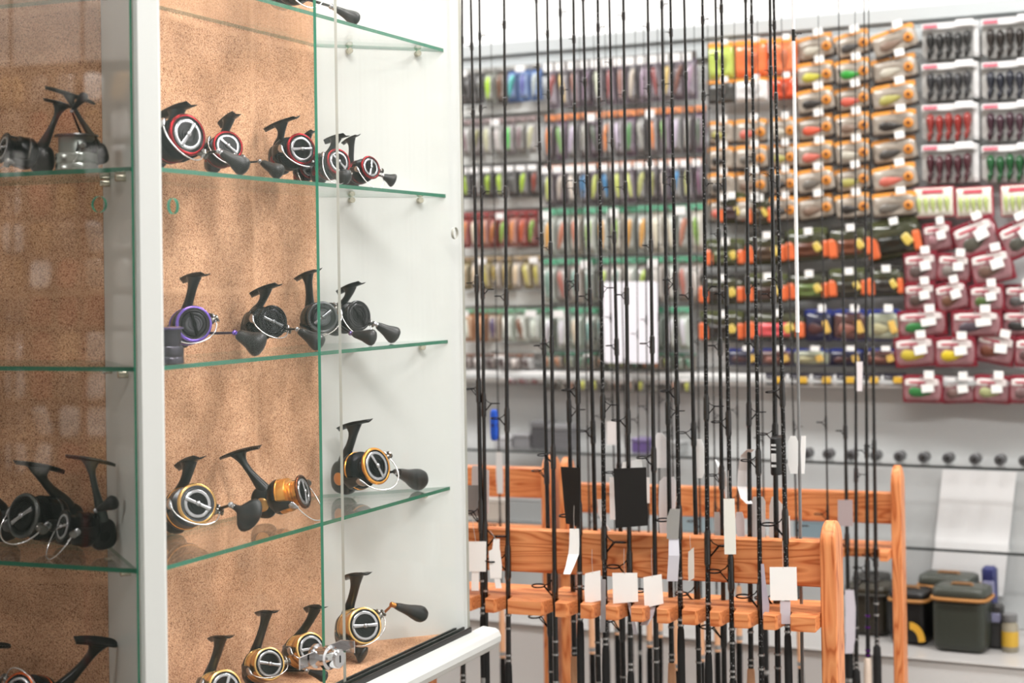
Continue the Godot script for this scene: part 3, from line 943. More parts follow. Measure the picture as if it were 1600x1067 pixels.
	add.call("gold spinning reel at the bottom edge of the picture, nearest the white corner post", {c = V(352, 1076), R = 29, yaw = 24, e = 4, fb = V(330, 1000), ff = V(357, 994), bail = -110, bar = 70})
	add.call("gold spinning reel facing forward, second from the left on the cork deck", {c = V(421, 1041), R = 26, yaw = 24, e = 4, fb = V(403, 963), ff = V(428, 958), bail = -75, bar = -8, bw = 0.6, J = V(479, 1052), K = V(511, 1062)})
	add.call("gold spinning reel partly hidden behind the chrome lock", {c = V(486, 1013), R = 26, yaw = 28, e = 6, fb = V(479, 953), ff = V(504, 946), bail = -80, bar = 20, bw = 0.6})
	add.call("largest gold spinning reel, with a gold double handle, at the right of the cork deck", {c = V(570, 979), R = 29, yaw = 24, e = 4, fb = V(540, 904), ff = V(572, 896), bail = -55, bar = 0, J = V(613, 946), K = V(664, 963), jd = 3.0, kd = 4.6, kw = 1.3, armc = Color(0.62, 0.36, 0.18), jointc = Color(0.75, 0.5, 0.25), J2 = V(553, 1016), K2 = V(570, 1026), jd2 = -0.1, kd2 = -0.3, bw = 0.7})
	# second shelf, cut by the top of the picture
	reel("dark spinning reel on the second glass shelf, cut off by the top of the picture", "", {c = V(480, -42), R = 31, shelf = 0.336, yaw = 30, e = 14, fb = V(452, -98), ff = V(490, -112), lip = Color(0.12, 0.12, 0.12), stemc = sm, bail = -100, J = V(518, 2), K = V(560, 24), jd = 1.0, kd = 1.2, side = 1, bw = 0.7})
	# left bay
	var g5 := "reels in the shaded left bay"
	reel("dark spinning reel lying on the upper left shelf, spool towards the picture's edge", g5, {left = true, c = V(5, 216), R = 25, shelf = 0.125, yaw = -72, e = 14, fb = V(120, 155), ff = V(70, 140), fd = 1.3, fh = 0.3, lip = Color(0.12, 0.12, 0.12), drumc = DARK, band2 = Color(0.55, 0.52, 0.5), stemc = Color(0.17, 0.18, 0.17), body = Color(0.07, 0.075, 0.07), bail = -120, bw = 0.5})
	reel("grey-stemmed reel with an oval knob standing behind the silver spare spool", g5, {left = true, c = V(112, 228), R = 19, shelf = 0.125, yaw = -60, e = 10, fb = V(149, 160), ff = V(72, 135), fd = 1.0, fh = 0.4, lip = Color(0.3, 0.3, 0.3), stemc = Color(0.26, 0.27, 0.26), stemr = 0.35, stemm = 0.6, body = Color(0.1, 0.1, 0.1), bail = -90, J = V(112, 172), K = V(134, 145), jd = -0.6, kd = -0.9, kw = 1.1, side = -1, back = 0.05, bw = 0.3})
	spare_spool("bright silver spare spool standing upright on the upper left glass shelf", V(120, 263), 34, 206, 0.125, true, Color(0.66, 0.68, 0.66), Color(0.36, 0.36, 0.36), 0.035)
	reel("black spinning reel with a grey ring, largest on the lower left glass shelf", g5, {left = true, c = V(36, 799), R = 36, shelf = -0.297, yaw = -50, e = 8, fb = V(101, 729), ff = V(27, 714), fd = 0.7, fh = 0.5, lip = Color(0.36, 0.365, 0.36), drumc = BLACK, body = Color(0.03, 0.035, 0.033), stemc = Color(0.16, 0.16, 0.14), ring = 0.62, ringc = Color(0.12, 0.12, 0.12), bail = -100, bar = 35, bw = 0.55})
	reel("grey-stemmed spinning reel with a silver-capped knob, right end of the lower left glass shelf", g5, {left = true, c = V(98, 815), R = 27, shelf = -0.297, yaw = -66, e = 10, fb = V(181, 718), ff = V(105, 704), fd = 0.8, fh = 0.3, lip = DARK, body = Color(0.03, 0.033, 0.032), stemc = Color(0.30, 0.32, 0.31), stemm = 0.7, bail = -90, J = V(150, 790), K = V(181, 775), jd = -0.3, kd = -0.8, kw = 1.2, side = -1, back = 0.035, bw = 0.5})
	reel("dark reel cut by the left edge of the picture on the lower left glass shelf", g5, {left = true, c = V(-62, 806), R = 30, shelf = -0.297, yaw = -62, e = 6, fb = V(-10, 735), ff = V(-75, 720), lip = Color(0.4, 0.4, 0.4), drumc = SILVER, bail = -90, bw = 0.4, back = 0.03})
	reel("black spinning reel with an orange ring at the bottom left corner of the picture", g5, {left = true, c = V(28, 1078), R = 33, shelf = DECK, yaw = -40, e = 10, fb = V(185, 1002), ff = V(120, 996), fd = 1.6, fh = 0.5, lip = Color(0.75, 0.33, 0.1), body = Color(0.025, 0.025, 0.025), bail = 110, bar = 10, bw = 0.5, J = V(62, 1125), K = V(84, 1168), jd = 0.0, kd = -0.3, side = 1, kw = 1.3})
	reel("black reel at the picture's left edge, only its foot in view", g5, {left = true, c = V(-70, 1085), R = 32, shelf = DECK, yaw = -45, e = 8, fb = V(17, 1006), ff = V(-55, 1010), fd = 0.9, fh = 0.4, lip = Color(0.5, 0.3, 0.1), body = Color(0.025, 0.025, 0.025), bail = -100, bw = 0.5, back = 0.02})

# ---------- wooden rod racks ----------
func wood(along: String) -> StandardMaterial3D:
	var key := "wood" + along
	if mats.has(key): return mats[key]
	var m := StandardMaterial3D.new()
	var a := Color(0.82, 0.51, 0.315)
	var b := Color(0.68, 0.35, 0.18)
	var c := Color(0.88, 0.595, 0.39)
	if not mats.has("woodtex"):
		mats["woodtex"] = noise_tex(3, 0.006, 512, ramp([[0.0, a], [0.14, c], [0.22, b], [0.25, a], [0.36, c], [0.42, a], [0.46, b], [0.485, a], [0.56, c], [0.61, a], [0.645, b], [0.67, a], [0.75, c], [0.81, b], [0.84, a], [1.0, c]]), FastNoiseLite.TYPE_SIMPLEX_SMOOTH, 2)
	m.albedo_texture = mats["woodtex"]
	m.uv1_triplanar = true
	m.uv1_scale = Vector3(0.7, 7.0, 7.0) if along == "x" else Vector3(9.0, 0.9, 9.0)
	m.roughness = 0.38
	m.metallic_specular = 0.4
	mats[key] = m
	return m

# a rack whose long axis is local x and whose front is +z; at = a point of its front plane on the floor
func rack(label: String, at: Vector3, basis: Basis, x0: float, x1: float, board: Vector2, shelf: Vector2, post_top: float, notches: Array, back_notches: Array, pw := 0.024, pd := 0.058):
	var t := thing("rod_rack", label, "rod rack", at, "wooden rod racks", basis)
	var m := MB.new()
	m.box(Vector3(x1 - x0, board.x - board.y, 0.02), Vector3((x0 + x1) / 2, (board.x + board.y) / 2, -0.010), 0.002)
	part(t, "top_board", m.done(), wood("x"))
	# notched shelf: outline in x, z
	var poly := []
	var zf := 0.056
	var zb := -0.078
	poly.append(Vector2(x0, zf))
	for nt in merged(notches, x0, x1):
		var x: float = nt.x
		for k in [[-0.0115, 0.0], [-0.009, -0.006], [-0.0065, -0.032], [-0.0035, -0.0405], [0.0035, -0.0405], [0.0065, -0.032], [0.009, -0.006], [0.0115, 0.0]]: poly.append(Vector2(x + k[0] + signf(k[0]) * nt.y, zf + k[1]))
	poly.append(Vector2(x1, zf))
	poly.append(Vector2(x1, zb))
	var rev := merged(back_notches, x0, x1)
	rev.reverse()
	for nt in rev:
		var x: float = nt.x
		for k in [[0.011, 0.0], [0.007, 0.032], [0.0, 0.040], [-0.007, 0.032], [-0.011, 0.0]]: poly.append(Vector2(x + k[0] + signf(k[0]) * nt.y, zb + k[1]))
	poly.append(Vector2(x0, zb))
	m = MB.new()
	var th := shelf.x - shelf.y
	m.slab(poly, 0.0, -th, Transform3D(Basis(Vector3.RIGHT, Vector3(0, 0, 1), Vector3.UP), Vector3(0, shelf.x, 0)))
	part(t, "notched_shelf", m.done(), wood("x"))
	m = MB.new()
	m.box(Vector3(x1 - x0, 0.03, 0.13), Vector3((x0 + x1) / 2, 0.10, -0.010), 0.003)
	part(t, "foot_board", m.done(), wood("x"))
	for x in [x0 - pw / 2, x1 + pw / 2]:
		m = MB.new()
		# a slim upright with softened corners and an arched top
		var rows := []
		for i in 12:
			var u := maxf(0.0, (i - 2) / 9.0)
			var y := 0.0 if i == 0 else post_top * 0.5 if i == 1 else post_top - 0.034 * (1.0 - sin(u * PI / 2))
			var s := maxf(cos(u * PI / 2), 0.02)
			var row := PackedVector3Array()
			for k in 24:
				var a := TAU * k / 24.0
				row.append(Vector3(x + pw / 2 * (0.5 + 0.5 * s) * signf(cos(a)) * pow(absf(cos(a)), 0.22), y, -0.008 + pd / 2 * s * signf(sin(a)) * pow(absf(sin(a)), 0.22)))
			rows.append(row)
		m.skin(rows)
		part(t, "end_post", m.done(), wood("y"))

# notches for rods that stand close together become one wider notch: (centre, extra half width)
func merged(at: Array, x0: float, x1: float) -> Array:
	var s := at.filter(func(x): return x > x0 + 0.016 and x < x1 - 0.016)
	s.sort()
	var out := []
	var i := 0
	while i < s.size():
		var j := i
		while j + 1 < s.size() and s[j + 1] - s[j] < 0.028: j += 1
		out.append(Vector2((s[i] + s[j]) / 2, (s[j] - s[i]) / 2))
		i = j + 1
	return out

func fx(px: float, py: float) -> float:      # along the front rack
	return (hit(px, py, f0, fn_) - f0).dot(fr)

func gx(px: float, py: float) -> float:
	return (hit(px, py, g0, fn_) - g0).dot(fr)

const FRONT := [[722, 723.5], [735.6, 755.6], [749.0, 760.0], [787.7, 794.5], [855, 868], [896, 907], [934, 946], [974, 985], [1012, 1025], [1047.5, 1064], [1097.5, 1107], [1127, 1144], [1174, 1189], [1209, 1231]]
const BEHIND := [[838, 860], [875, 897], [911, 934], [952, 973], [1034, 1049], [1069, 1091], [1118, 1131], [1165, 1173], [1203, 1215]]

func racks():
	var basis := Basis(fr, Vector3.UP, fn_)
	var fl := Vector3(f0.x, 0, f0.z)
	var n1 := []
	for r in FRONT: n1.append((hit(r[1] - 0.6, 955, f0 + fn_ * 0.026, fn_) - f0).dot(fr))
	var n2 := []
	for r in BEHIND: n2.append((hit(r[1], 940, f0 - fn_ * 0.045, fn_) - f0).dot(fr))
	rack("nearer wooden rod rack, its knotted board and notched shelf in full view", fl, basis, fx(666, 850), fx(1284, 850), Vector2(1.118, 1.0525), Vector2(1.019, 0.999), 1.148, n1, n2)
	var gl := Vector3(g0.x, 0, g0.z)
	var n3 := []
	for r in REAR: n3.append((hit(r[1], 900, g0 + fn_ * 0.024, fn_) - g0).dot(fr))
	rack("farther wooden rod rack, behind the row of white labels", gl, basis, gx(892, 770), gx(1393, 770), Vector2(1.115, 1.060), Vector2(1.018, 1.003), 1.163, n3, [], 0.019, 0.046)
	rack("wooden rod rack behind the left end of the nearer one, beside the showcase", gl - fn_ * 0.02, basis, gx(560, 760) , gx(845, 760), Vector2(1.139, 1.081), Vector2(1.018, 1.003), 1.163, [], [], 0.022, 0.06)

# ---------- fishing rods ----------
# x at the top edge, x at row 1000, row of the tip, look
const REAR := [[766, 785, 6, 1], [904, 925, 56, 1], [926, 948, 6, 0], [944, 965, -60, 1], [961, 985, 36, 0], [992, 1000, -60, 2], [1005, 1015, -90, 1], [1027, 1031, -70, 1], [1036, 1057, -40, 1], [1084, 1096, -30, 1], [1105, 1121, -30, 1], [1147, 1155, 5, 1], [1183, 1196, -20, 0], [1220, 1250, -40, 1], [1278, 1297, 2, 0], [1310, 1326, -120, 0], [1336, 1338, -20, 0], [1350, 1356, -140, 3], [1357, 1370, -90, 0]]
var rod_at := {}

func ring_mesh() -> ArrayMesh:
	if mats.has("ring_mesh"): return mats["ring_mesh"]
	var m := MB.new()
	var pts := []
	for i in 25: pts.append(Vector3(cos(TAU * i / 24.0), 0.1 * sin(TAU * i / 24.0) , sin(TAU * i / 24.0)))
	m.tube(pts, [0.13], 6, Vector3.UP, false)
	m.tube([Vector3(-2.3, -1.9, 0.0), Vector3(-1.8, -1.2, 0.2), Vector3(-0.9, -0.1, 0.5)], [0.1], 6)
	m.tube([Vector3(-2.3, -1.9, 0.0), Vector3(-1.8, -1.2, -0.2), Vector3(-0.9, -0.1, -0.5)], [0.1], 6)
	m.tube([Vector3(-2.3, 1.2, 0.0), Vector3(-1.7, 0.4, 0.0), Vector3(-1.0, 0.05, 0.0)], [0.1], 6)
	mats["ring_mesh"] = m.done()
	return mats["ring_mesh"]

func rod(label: String, group: String, a: Vector3, b: Vector3, r0: float, r1: float, look: Dictionary):
	# a = butt, b = tip
	var t := thing("fishing_rod", label, "fishing rod", a, group)
	var ax := b - a
	var L := ax.length()
	var blank: Color = look.get("c", Color(0.02, 0.02, 0.021))
	var m := MB.new()
	var grip: float = look.get("grip", 0.45)     # length of the handle from the butt
	var pts := []
	var rad := []
	for i in 9:
		var s := lerpf(grip * 0.98 / L, 1.0, i / 8.0)
		pts.append(ax * s)
		rad.append(lerpf(r0, r1, pow((s * L - grip) / (L - grip) if s * L > grip else 0.0, 0.85)))
	m.tube(pts, rad, 10, Vector3(1, 0, 0.3))
	if look.has("upper"):
		part(t, "blank", m.done(), mat(blank, 0.3, 0.2))
		var um := MB.new()
		um.tube([ax * look.upper, ax], [r0 * 0.98, r0 * 0.66], 10, Vector3(1, 0, 0.3))
		part(t, "blank", um.done(), mat(Color(0.9, 0.9, 0.9), 0.3))
	else:
		part(t, "blank", m.done(), speckled() if look.get("speck", false) else mat(blank, 0.22, 0.1, 0.6))
	var dir := ax.normalized()
	# handle
	var kind: int = look.get("kind", 0)
	var gm := MB.new()
	var cork := mat(Color(0.86, 0.66, 0.51), 0.8)
	var foam := mat(Color(0.03, 0.03, 0.03), 0.75)
	var gr := r0 * float(look.get("gw", 1.9))
	gm.tube([Vector3.ZERO, dir * 0.003, dir * grip * 0.5, dir * grip * 0.62], [gr * 0.9, gr * 1.1, gr, gr * 0.95], 14, Vector3(1, 0, 0.3))
	part(t, "rear_grip", gm.done(), cork if kind == 1 else foam)
	var sm := MB.new()
	sm.tube([dir * grip * 0.62, dir * grip * 0.64, dir * grip * 0.86, dir * grip * 0.88], [gr * 0.9, gr * 1.02, gr * 1.02, gr * 0.9], 14, Vector3(1, 0, 0.3))
	part(t, "reel_seat", sm.done(), mat(Color(0.04, 0.04, 0.042), 0.25, 0.4))
	var fm := MB.new()
	fm.tube([dir * grip * 0.88, dir * grip * 0.97, dir * grip, dir * (grip + 0.003)], [gr, gr, gr * 0.85, r0], 14, Vector3(1, 0, 0.3))
	part(t, "fore_grip", fm.done(), cork if kind == 1 else mat(Color(0.85, 0.78, 0.72), 0.6) if kind == 3 else foam)
	var wm := MB.new()
	for q in [0.006, 0.014, 0.055, 0.075]:
		wm.tube([dir * (grip + q), dir * (grip + q + 0.003)], [r0 * 1.16], 12, Vector3(1, 0, 0.3))
	wm.tube([dir * grip * 0.885, dir * grip * 0.895], [gr * 1.06], 14, Vector3(1, 0, 0.3))
	part(t, "trim_ring", wm.done(), mat(Color(0.42, 0.16, 0.55) if kind == 3 else Color(0.7, 0.7, 0.7), 0.2, 0.8))
	# guides
	var turn: float = look.get("turn", PI)
	var n: int = look.get("guides", 8)
	var pos: float = grip + 0.16
	var step: float = (L - pos) / n * 1.25
	var ring := ring_mesh()
	for i in n:
		var g: float = maxf(0.0085 * pow(0.72, i), 0.0022) * float(look.get("gs", 1.15))
		var p := dir * pos
		var rr := lerpf(r0, r1, pow((pos - grip) / (L - grip), 0.85))
		var bx := Basis(dir.cross(Vector3(0, 0, 1)).normalized(), dir, dir.cross(Vector3(0, 0, 1)).cross(dir).normalized()).rotated(dir, turn + rng.randf_range(-0.25, 0.25))
		if bx.determinant() < 0: bx.z = -bx.z
		part(t, "guide", ring, mat(Color(0.12, 0.12, 0.125), 0.18, 0.9), Transform3D(bx * Basis.from_scale(Vector3.ONE * g), p + bx.x * (2.3 * g + rr * 0.6)))
		var km := MB.new()
		km.tube([p - dir * g * 3.2, p - dir * g * 2.6, p + dir * g * 1.8, p + dir * g * 2.4], [rr, rr * 1.35 + 0.0002, rr * 1.3 + 0.0002, rr], 8, Vector3(1, 0, 0.3))
		part(t, "guide_wrapping", km.done(), mat([Color(0.015, 0.015, 0.016), Color(0.03, 0.012, 0.02), Color(0.02, 0.02, 0.022)][(i + int(a.x * 100)) % 3], 0.1, 0.0, 1.0))
		pos += step
		step *= 0.86
		if pos > L - 0.02: break
	return t

func speckled() -> StandardMaterial3D:
	if mats.has("speckled"): return mats["speckled"]
	var m := StandardMaterial3D.new()
	m.albedo_texture = noise_tex(21, 0.22, 256, ramp([[0.0, Color(0.02, 0.02, 0.021)], [0.86, Color(0.03, 0.03, 0.03)], [0.93, Color(0.55, 0.55, 0.55)]], true), FastNoiseLite.TYPE_CELLULAR)
	m.uv1_triplanar = true
	m.uv1_world_triplanar = true
	m.uv1_scale = Vector3(16, 11, 16)
	m.roughness = 0.25
	mats["speckled"] = m
	return m

func ordinal(k: int) -> String:
	return ["first", "second", "third", "fourth", "fifth", "sixth", "seventh", "eighth", "ninth", "tenth", "eleventh", "twelfth", "thirteenth", "fourteenth", "fifteenth", "sixteenth", "seventeenth", "eighteenth", "nineteenth", "twentieth"][k]

func line_rod(px: Array, at: Vector3, n: Vector3, yb: float, yt: float) -> Array:
	var p1 := hit(px[1], 1000, at, n)
	var p0 := hit(px[0], 0, at, n)
	var d := (p0 - p1) / (p0.y - p1.y)
	return [p1 + d * (yb - p1.y), p1 + d * (yt - p1.y)]

func rods():
	for i in FRONT.size():
		var ends := line_rod(FRONT[i], f0 + fn_ * 0.018, fn_, 0.118, 2.45 + 0.06 * (i % 4))
		rod("glossy black fishing rod in the front notches of the nearer rack, %s from the left" % ordinal(i), "rods along the front of the nearer rack", ends[0], ends[1], 0.0042 if i != 2 else 0.0036, 0.0007, {grip = 0.76 + 0.035 * ((i * 3) % 4), gw = 1.35, speck = i in [6, 9, 10, 11, 12, 13], turn = [PI + 0.3, PI, 0.2, PI + 0.5][i % 4], guides = 9})
	for i in BEHIND.size():
		var ends := line_rod(BEHIND[i], f0 - fn_ * 0.040, fn_, 0.118, 2.42 + 0.07 * (i % 3))
		rod("black fishing rod in the back notches of the nearer rack, %s from the left" % ordinal(i), "rods along the back of the nearer rack", ends[0], ends[1], 0.0043 if i != 8 else 0.005, 0.0008, {grip = 0.70 + 0.05 * ((i * 2) % 3), gw = 1.5, kind = [0, 1, 0][i % 3], turn = [PI, 0.4, PI + 0.6][i % 3], guides = 8})
	var s := line_rod([1239, 1253], f0 - fn_ * 0.045, fn_, 0.118, 2.5)
	rod("silver grey telescopic rod with a white upper half, at the right of the nearer rack", "", s[0], s[1], 0.0030, 0.0016, {c = Color(0.5, 0.5, 0.5), upper = 0.545, grip = 0.5, guides = 2, gs = 0.6, turn = 0.0})
	for i in REAR.size():
		var r: Array = REAR[i]
		var top := hit(r[0], r[2], g0 + fn_ * 0.022, fn_)
		var ends := line_rod(r, g0 + fn_ * 0.022, fn_, 0.118, top.y)
		rod("slim rod in the farther rack, %s from the left, %s" % [ordinal(i), ["with a black foam grip", "with a cork fore grip", "dark and very thin", "purple-ringed, pale-gripped"][r[3]]], "rods in the farther rack", ends[0], ends[1], (0.0021 if i < 15 else 0.0042) if r[3] != 2 else 0.0014, 0.0006, {grip = 0.755 + 0.022 * ((i * 5) % 4) - (0.07 if i > 14 else 0.0), gw = 2.7 if i < 15 else 1.8, kind = r[3], turn = [PI, 0.0, PI + 0.4][i % 3], guides = 7, gs = 0.8, c = Color(0.05, 0.05, 0.052) if i < 15 else Color(0.02, 0.02, 0.02)})

# ---------- paper labels hanging from the rods ----------
# rows of [left x, right x, y, depth shift]
func paper(called: String, label: String, cat: String, plane: Vector3, off: float, rows: Array, c: Color, th := 0.0006, string_to = null, group := "") -> Node3D:
	var pts := []
	for r in rows:
		var o: float = off + (r[3] if r.size() > 3 else 0.0)
		var o2: float = off + (r[4] if r.size() > 4 else (r[3] if r.size() > 3 else 0.0))
		pts.append([hit(r[0], r[2], plane + fn_ * o, fn_), hit(r[1], r[2] if r.size() < 6 else r[5], plane + fn_ * o2, fn_)])
	var base: Vector3 = (pts[-1][0] + pts[-1][1]) / 2
	var t := thing(called, label, cat, base, group)
	var m := MB.new()
	var rr := []
	for p in pts:
		var row := PackedVector3Array()
		for q in [p[0], p[0].lerp(p[1], 0.5), p[1]]: row.append(q - base)
		for q in [p[1], p[0].lerp(p[1], 0.5), p[0]]: row.append(q - base - fn_ * th)
		rr.append(row)
	# sharp faces: front, back, rims
	for i in rr.size() - 1:
		for j in 6:
			var k := (j + 1) % 6
			var o := fn_ if j < 2 else -fn_ if j > 2 and j < 5 else (fr if j == 2 else -fr)
			m.quad(rr[i][j], rr[i][k], rr[i + 1][k], rr[i + 1][j], o)
	for e in [0, rr.size() - 1]:
		for j in [1, 2, 3, 4]:
			m.flat(rr[e][0], rr[e][j], rr[e][j + 1], Vector3.UP if e == 0 else Vector3.DOWN)
	part(t, "card", m.done(), mat(c, 0.6))
	if string_to:
		var s := MB.new()
		var a := hit(string_to[0], string_to[1], plane + fn_ * (off + 0.004), fn_) - base
		var b: Vector3 = (pts[0][0] + pts[0][1]) / 2 - base
		s.tube([a, a.lerp(b, 0.5) + fn_ * 0.002, b + Vector3(0, -0.002, 0)], [0.00035], 5, fn_)
		part(t, "string", s.done(), mat(Color(0.75, 0.72, 0.7), 0.5))
	return t

func tags():
	var wh := Color(0.975, 0.975, 0.97)
	var lv := Color(0.80, 0.79, 0.83)
	var gp := "paper labels hanging on the rods"
	var f := f0
	paper("price_label", "large white label hanging beside the showcase, over the left end of the board", "label", f, 0.036, [[727.5, 759.5, 846], [728, 759.5, 870], [727, 759, 893]], wh, 0.0006, [738, 806], gp)
	paper("price_label", "narrow white strip hanging below the large label beside the showcase", "label", f, 0.034, [[737, 748, 893], [736.5, 748, 923]], wh, 0.0005, null, gp)
	paper("price_label", "tilted white label hanging just right of the large one beside the showcase", "label", f, 0.036, [[771, 780.5, 842], [769, 780.5, 858], [763.5, 781.5, 861], [764.5, 784, 884], [766, 783.5, 904], [772, 781, 903], [774.5, 784, 919]], wh, 0.0006, [766, 829], gp)
	paper("price_label", "folded white label with a shaded lower flap, hanging left of the upright post", "label", f, 0.036, [[890, 904.5, 826], [889.5, 905, 850], [888, 904.5, 866], [884, 897, 884, 0.012], [880, 891, 897, 0.02]], wh, 0.0006, [897, 790], gp)
	paper("price_label", "small white label on a black guide, left of the square white one", "label", f, 0.034, [[914, 938, 896, 0.0, 0.0, 891], [913, 938.5, 920, 0.0, 0.0, 915], [914, 939, 943, 0.0, 0.0, 938]], wh, 0.0006, [925, 858], gp)
	paper("price_label", "square white label hanging in the middle of the nearer rack", "label", f, 0.036, [[956.5, 995.5, 895], [957.5, 996.5, 920], [958, 997, 943, 0, 0, 940]], wh, 0.0006, [975, 857], gp)
	paper("price_label", "slightly turned white label just right of the square one", "label", f, 0.034, [[1005, 1033.5, 902, 0.0, 0.0, 897], [1006, 1035, 926, 0, 0, 920], [1007, 1036.5, 950, 0, 0, 943]], wh, 0.0006, [1018, 857], gp)
	paper("price_label", "curled grey paper tail below the turned white label", "label", f, 0.030, [[1010, 1024, 948], [1008, 1021, 962], [1000, 1012, 977, 0.006]], lv, 0.0005, null, gp)
	paper("price_label", "narrow grey strip with a barcode hanging beside the small white label", "label", f, 0.028, [[939, 946.5, 905], [938.5, 946.5, 950], [938, 945.5, 988]], Color(0.6, 0.6, 0.61), 0.0005, null, gp)
	paper("price_label", "thin slanted grey strip below the square white label", "label", f, 0.028, [[980.5, 985, 942], [986, 991, 965], [990, 996, 991]], lv, 0.0005, null, gp)
	paper("price_label", "long label with a grey upper part hanging in front of the board", "label", f, 0.036, [[1047, 1062.5, 795], [1041.5, 1061.5, 811], [1042, 1060, 842]], Color(0.60, 0.60, 0.59), 0.0006, [1058, 775], gp)
	paper("price_label", "bent pale strip hanging below the grey label in front of the board", "label", f, 0.034, [[1045, 1060.5, 842], [1044.5, 1061.5, 868, 0.006], [1042, 1059, 908]], Color(0.84, 0.84, 0.88), 0.0005, null, gp)
	paper("price_label", "narrow white label seen nearly edge-on, on the right half of the board", "label", f, 0.036, [[1075.5, 1084, 862, 0.0, 0.004, 855], [1075, 1084.5, 885, 0.0, 0.004, 882], [1075.5, 1084.5, 909, 0.0, 0.004, 903]], Color(0.88, 0.86, 0.83), 0.0006, [1078, 835], gp)
	paper("price_label", "tall narrow white label hanging above the board's top edge", "label", f, 0.034, [[1130.5, 1147.5, 779], [1131, 1149, 820], [1132, 1150, 866]], Color(0.91, 0.91, 0.88), 0.0006, [1138, 735], gp)
	paper("price_label", "large white square label near the right post of the nearer rack", "label", f, 0.036, [[1202.5, 1244.5, 886], [1203, 1245, 912], [1203.5, 1246, 938]], wh, 0.0006, [1223, 845], gp)
	paper("price_label", "pale strip hanging below the large white square label", "label", f, 0.034, [[1219, 1235, 939], [1219, 1235, 975]], lv, 0.0005, null, gp)
	paper("price_label", "long curved lavender strip left of the large white square label", "label", f, 0.030, [[1189, 1193.5, 881], [1190, 1197, 915], [1191, 1202, 945], [1191.5, 1201, 967]], Color(0.7, 0.68, 0.74), 0.0005, null, gp)
	paper("price_label", "broad black card hanging from the rods in the middle", "label", f, 0.036, [[958.5, 1009.5, 732, 0, 0, 730], [960, 1010.5, 775], [962.5, 1012, 825, 0, 0, 821]], Color(0.02, 0.02, 0.02), 0.0007, null, gp)
	paper("price_label", "narrower black card turned aside, left of the broad black one", "label", f, 0.030, [[876, 906.5, 729, 0, 0.01, 731], [880, 906, 775, 0, 0.01], [884, 906, 818, 0, 0.01, 822]], Color(0.02, 0.02, 0.02), 0.0007, null, gp)
	paper("price_label", "white card edge sticking up behind the broad black card", "label", f, 0.010, [[973, 1002, 722, 0, 0, 717], [971, 1004, 732]], wh, 0.0006, null, gp)
	var b := f0
	var o := -0.052
	paper("price_label", "round-topped white label high among the rods, above the broad black card's right edge", "label", b, o, [[1027, 1034, 676], [1022, 1041, 684], [1022, 1042, 705], [1024, 1041, 731]], Color(0.92, 0.92, 0.93), 0.0006, null, gp)
	paper("price_label", "white label with a rounded top behind the grey-topped label", "label", b, o, [[1037, 1053, 745], [1030, 1056, 752], [1029, 1056, 790], [1031, 1048, 836]], Color(0.93, 0.93, 0.94), 0.0006, null, gp)
	paper("price_label", "rounded white label second along the row above the board", "label", b, o, [[1089, 1096, 686], [1083, 1101, 700], [1083, 1101, 738], [1086, 1097, 747]], wh, 0.0006, null, gp)
	paper("price_label", "curling white strip reaching up to the left behind the tall narrow label", "label", b, o, [[1117, 1119, 718], [1124, 1133, 735, 0.01], [1131, 1138, 760], [1133, 1138, 778]], wh, 0.0006, null, gp)
	paper("price_label", "large curling white label bent like a hook at the right of the row", "label", b, o, [[1167, 1179, 702, 0.02], [1157, 1169, 712, 0.008], [1153, 1167, 735], [1152, 1166, 760], [1157, 1172, 778, 0.01], [1166, 1176, 787, 0.02]], Color(0.92, 0.91, 0.91), 0.0006, null, gp)
	paper("price_label", "white round-topped label just above the board, left of the pair of thick rods", "label", b, o, [[1177, 1192, 776], [1174, 1196, 784], [1174, 1196, 808], [1174, 1195, 846]], Color(0.82, 0.82, 0.82), 0.0006, null, gp)
	paper("price_label", "tall white label standing behind the pair of thick rods", "label", b, o, [[1206, 1212, 776], [1202, 1224, 790], [1202, 1225, 846]], wh, 0.0006, null, gp)
	paper("price_label", "short white label just right of the pair of thick rods", "label", b, o, [[1226, 1234, 806], [1226, 1235, 846]], wh, 0.0006, null, gp)
	paper("price_label", "round-ended white label hanging on the silver grey rod, left one of two", "label", b, o + 0.02, [[1235, 1243, 681], [1231, 1247, 690], [1231, 1247, 725], [1235, 1246, 740]], wh, 0.0006, null, gp)
	paper("price_label", "slim white label hanging on the silver grey rod, right one of two", "label", b, o + 0.02, [[1252, 1259, 681], [1251, 1259, 700], [1252, 1257, 740]], wh, 0.0006, null, gp)
	paper("price_label", "pair of small white flaps behind the tall narrow label's right side", "label", b, o, [[1150, 1160, 800], [1149, 1163, 812], [1152, 1164, 843]], Color(0.86, 0.83, 0.84), 0.0006, null, gp)
	paper("price_label", "pale grey slip just left of the tall narrow label", "label", b, o, [[1116, 1124, 800], [1116, 1126, 815], [1118, 1126, 842]], Color(0.75, 0.75, 0.75), 0.0006, null, gp)
	paper("price_label", "slanting white strip between the two black cards", "label", b, o, [[933, 941, 780], [934, 943, 800], [942, 948, 820], [949, 956, 832]], wh, 0.0006, null, gp)
	paper("price_label", "white slip at the left edge of the broad black card", "label", b, o - 0.02, [[952, 960, 746], [953, 961, 812]], wh, 0.0006, null, gp)
	paper("price_label", "white slip at the right edge of the broad black card", "label", b, o - 0.02, [[1009, 1015, 746], [1010, 1015, 786]], wh, 0.0006, null, gp)
	paper("price_label", "grey card high at the left, beside the white panel of the showcase", "label", b, -0.02, [[727, 751, 758], [727, 751, 806]], Color(0.52, 0.52, 0.52), 0.0006, null, gp)
	paper("price_label", "white label with a rounded top, left of the blue foam rod holder", "label", b, -0.05, [[738, 746, 728], [737, 764, 735], [737, 764, 802]], Color(0.80, 0.80, 0.81), 0.0006, null, gp)
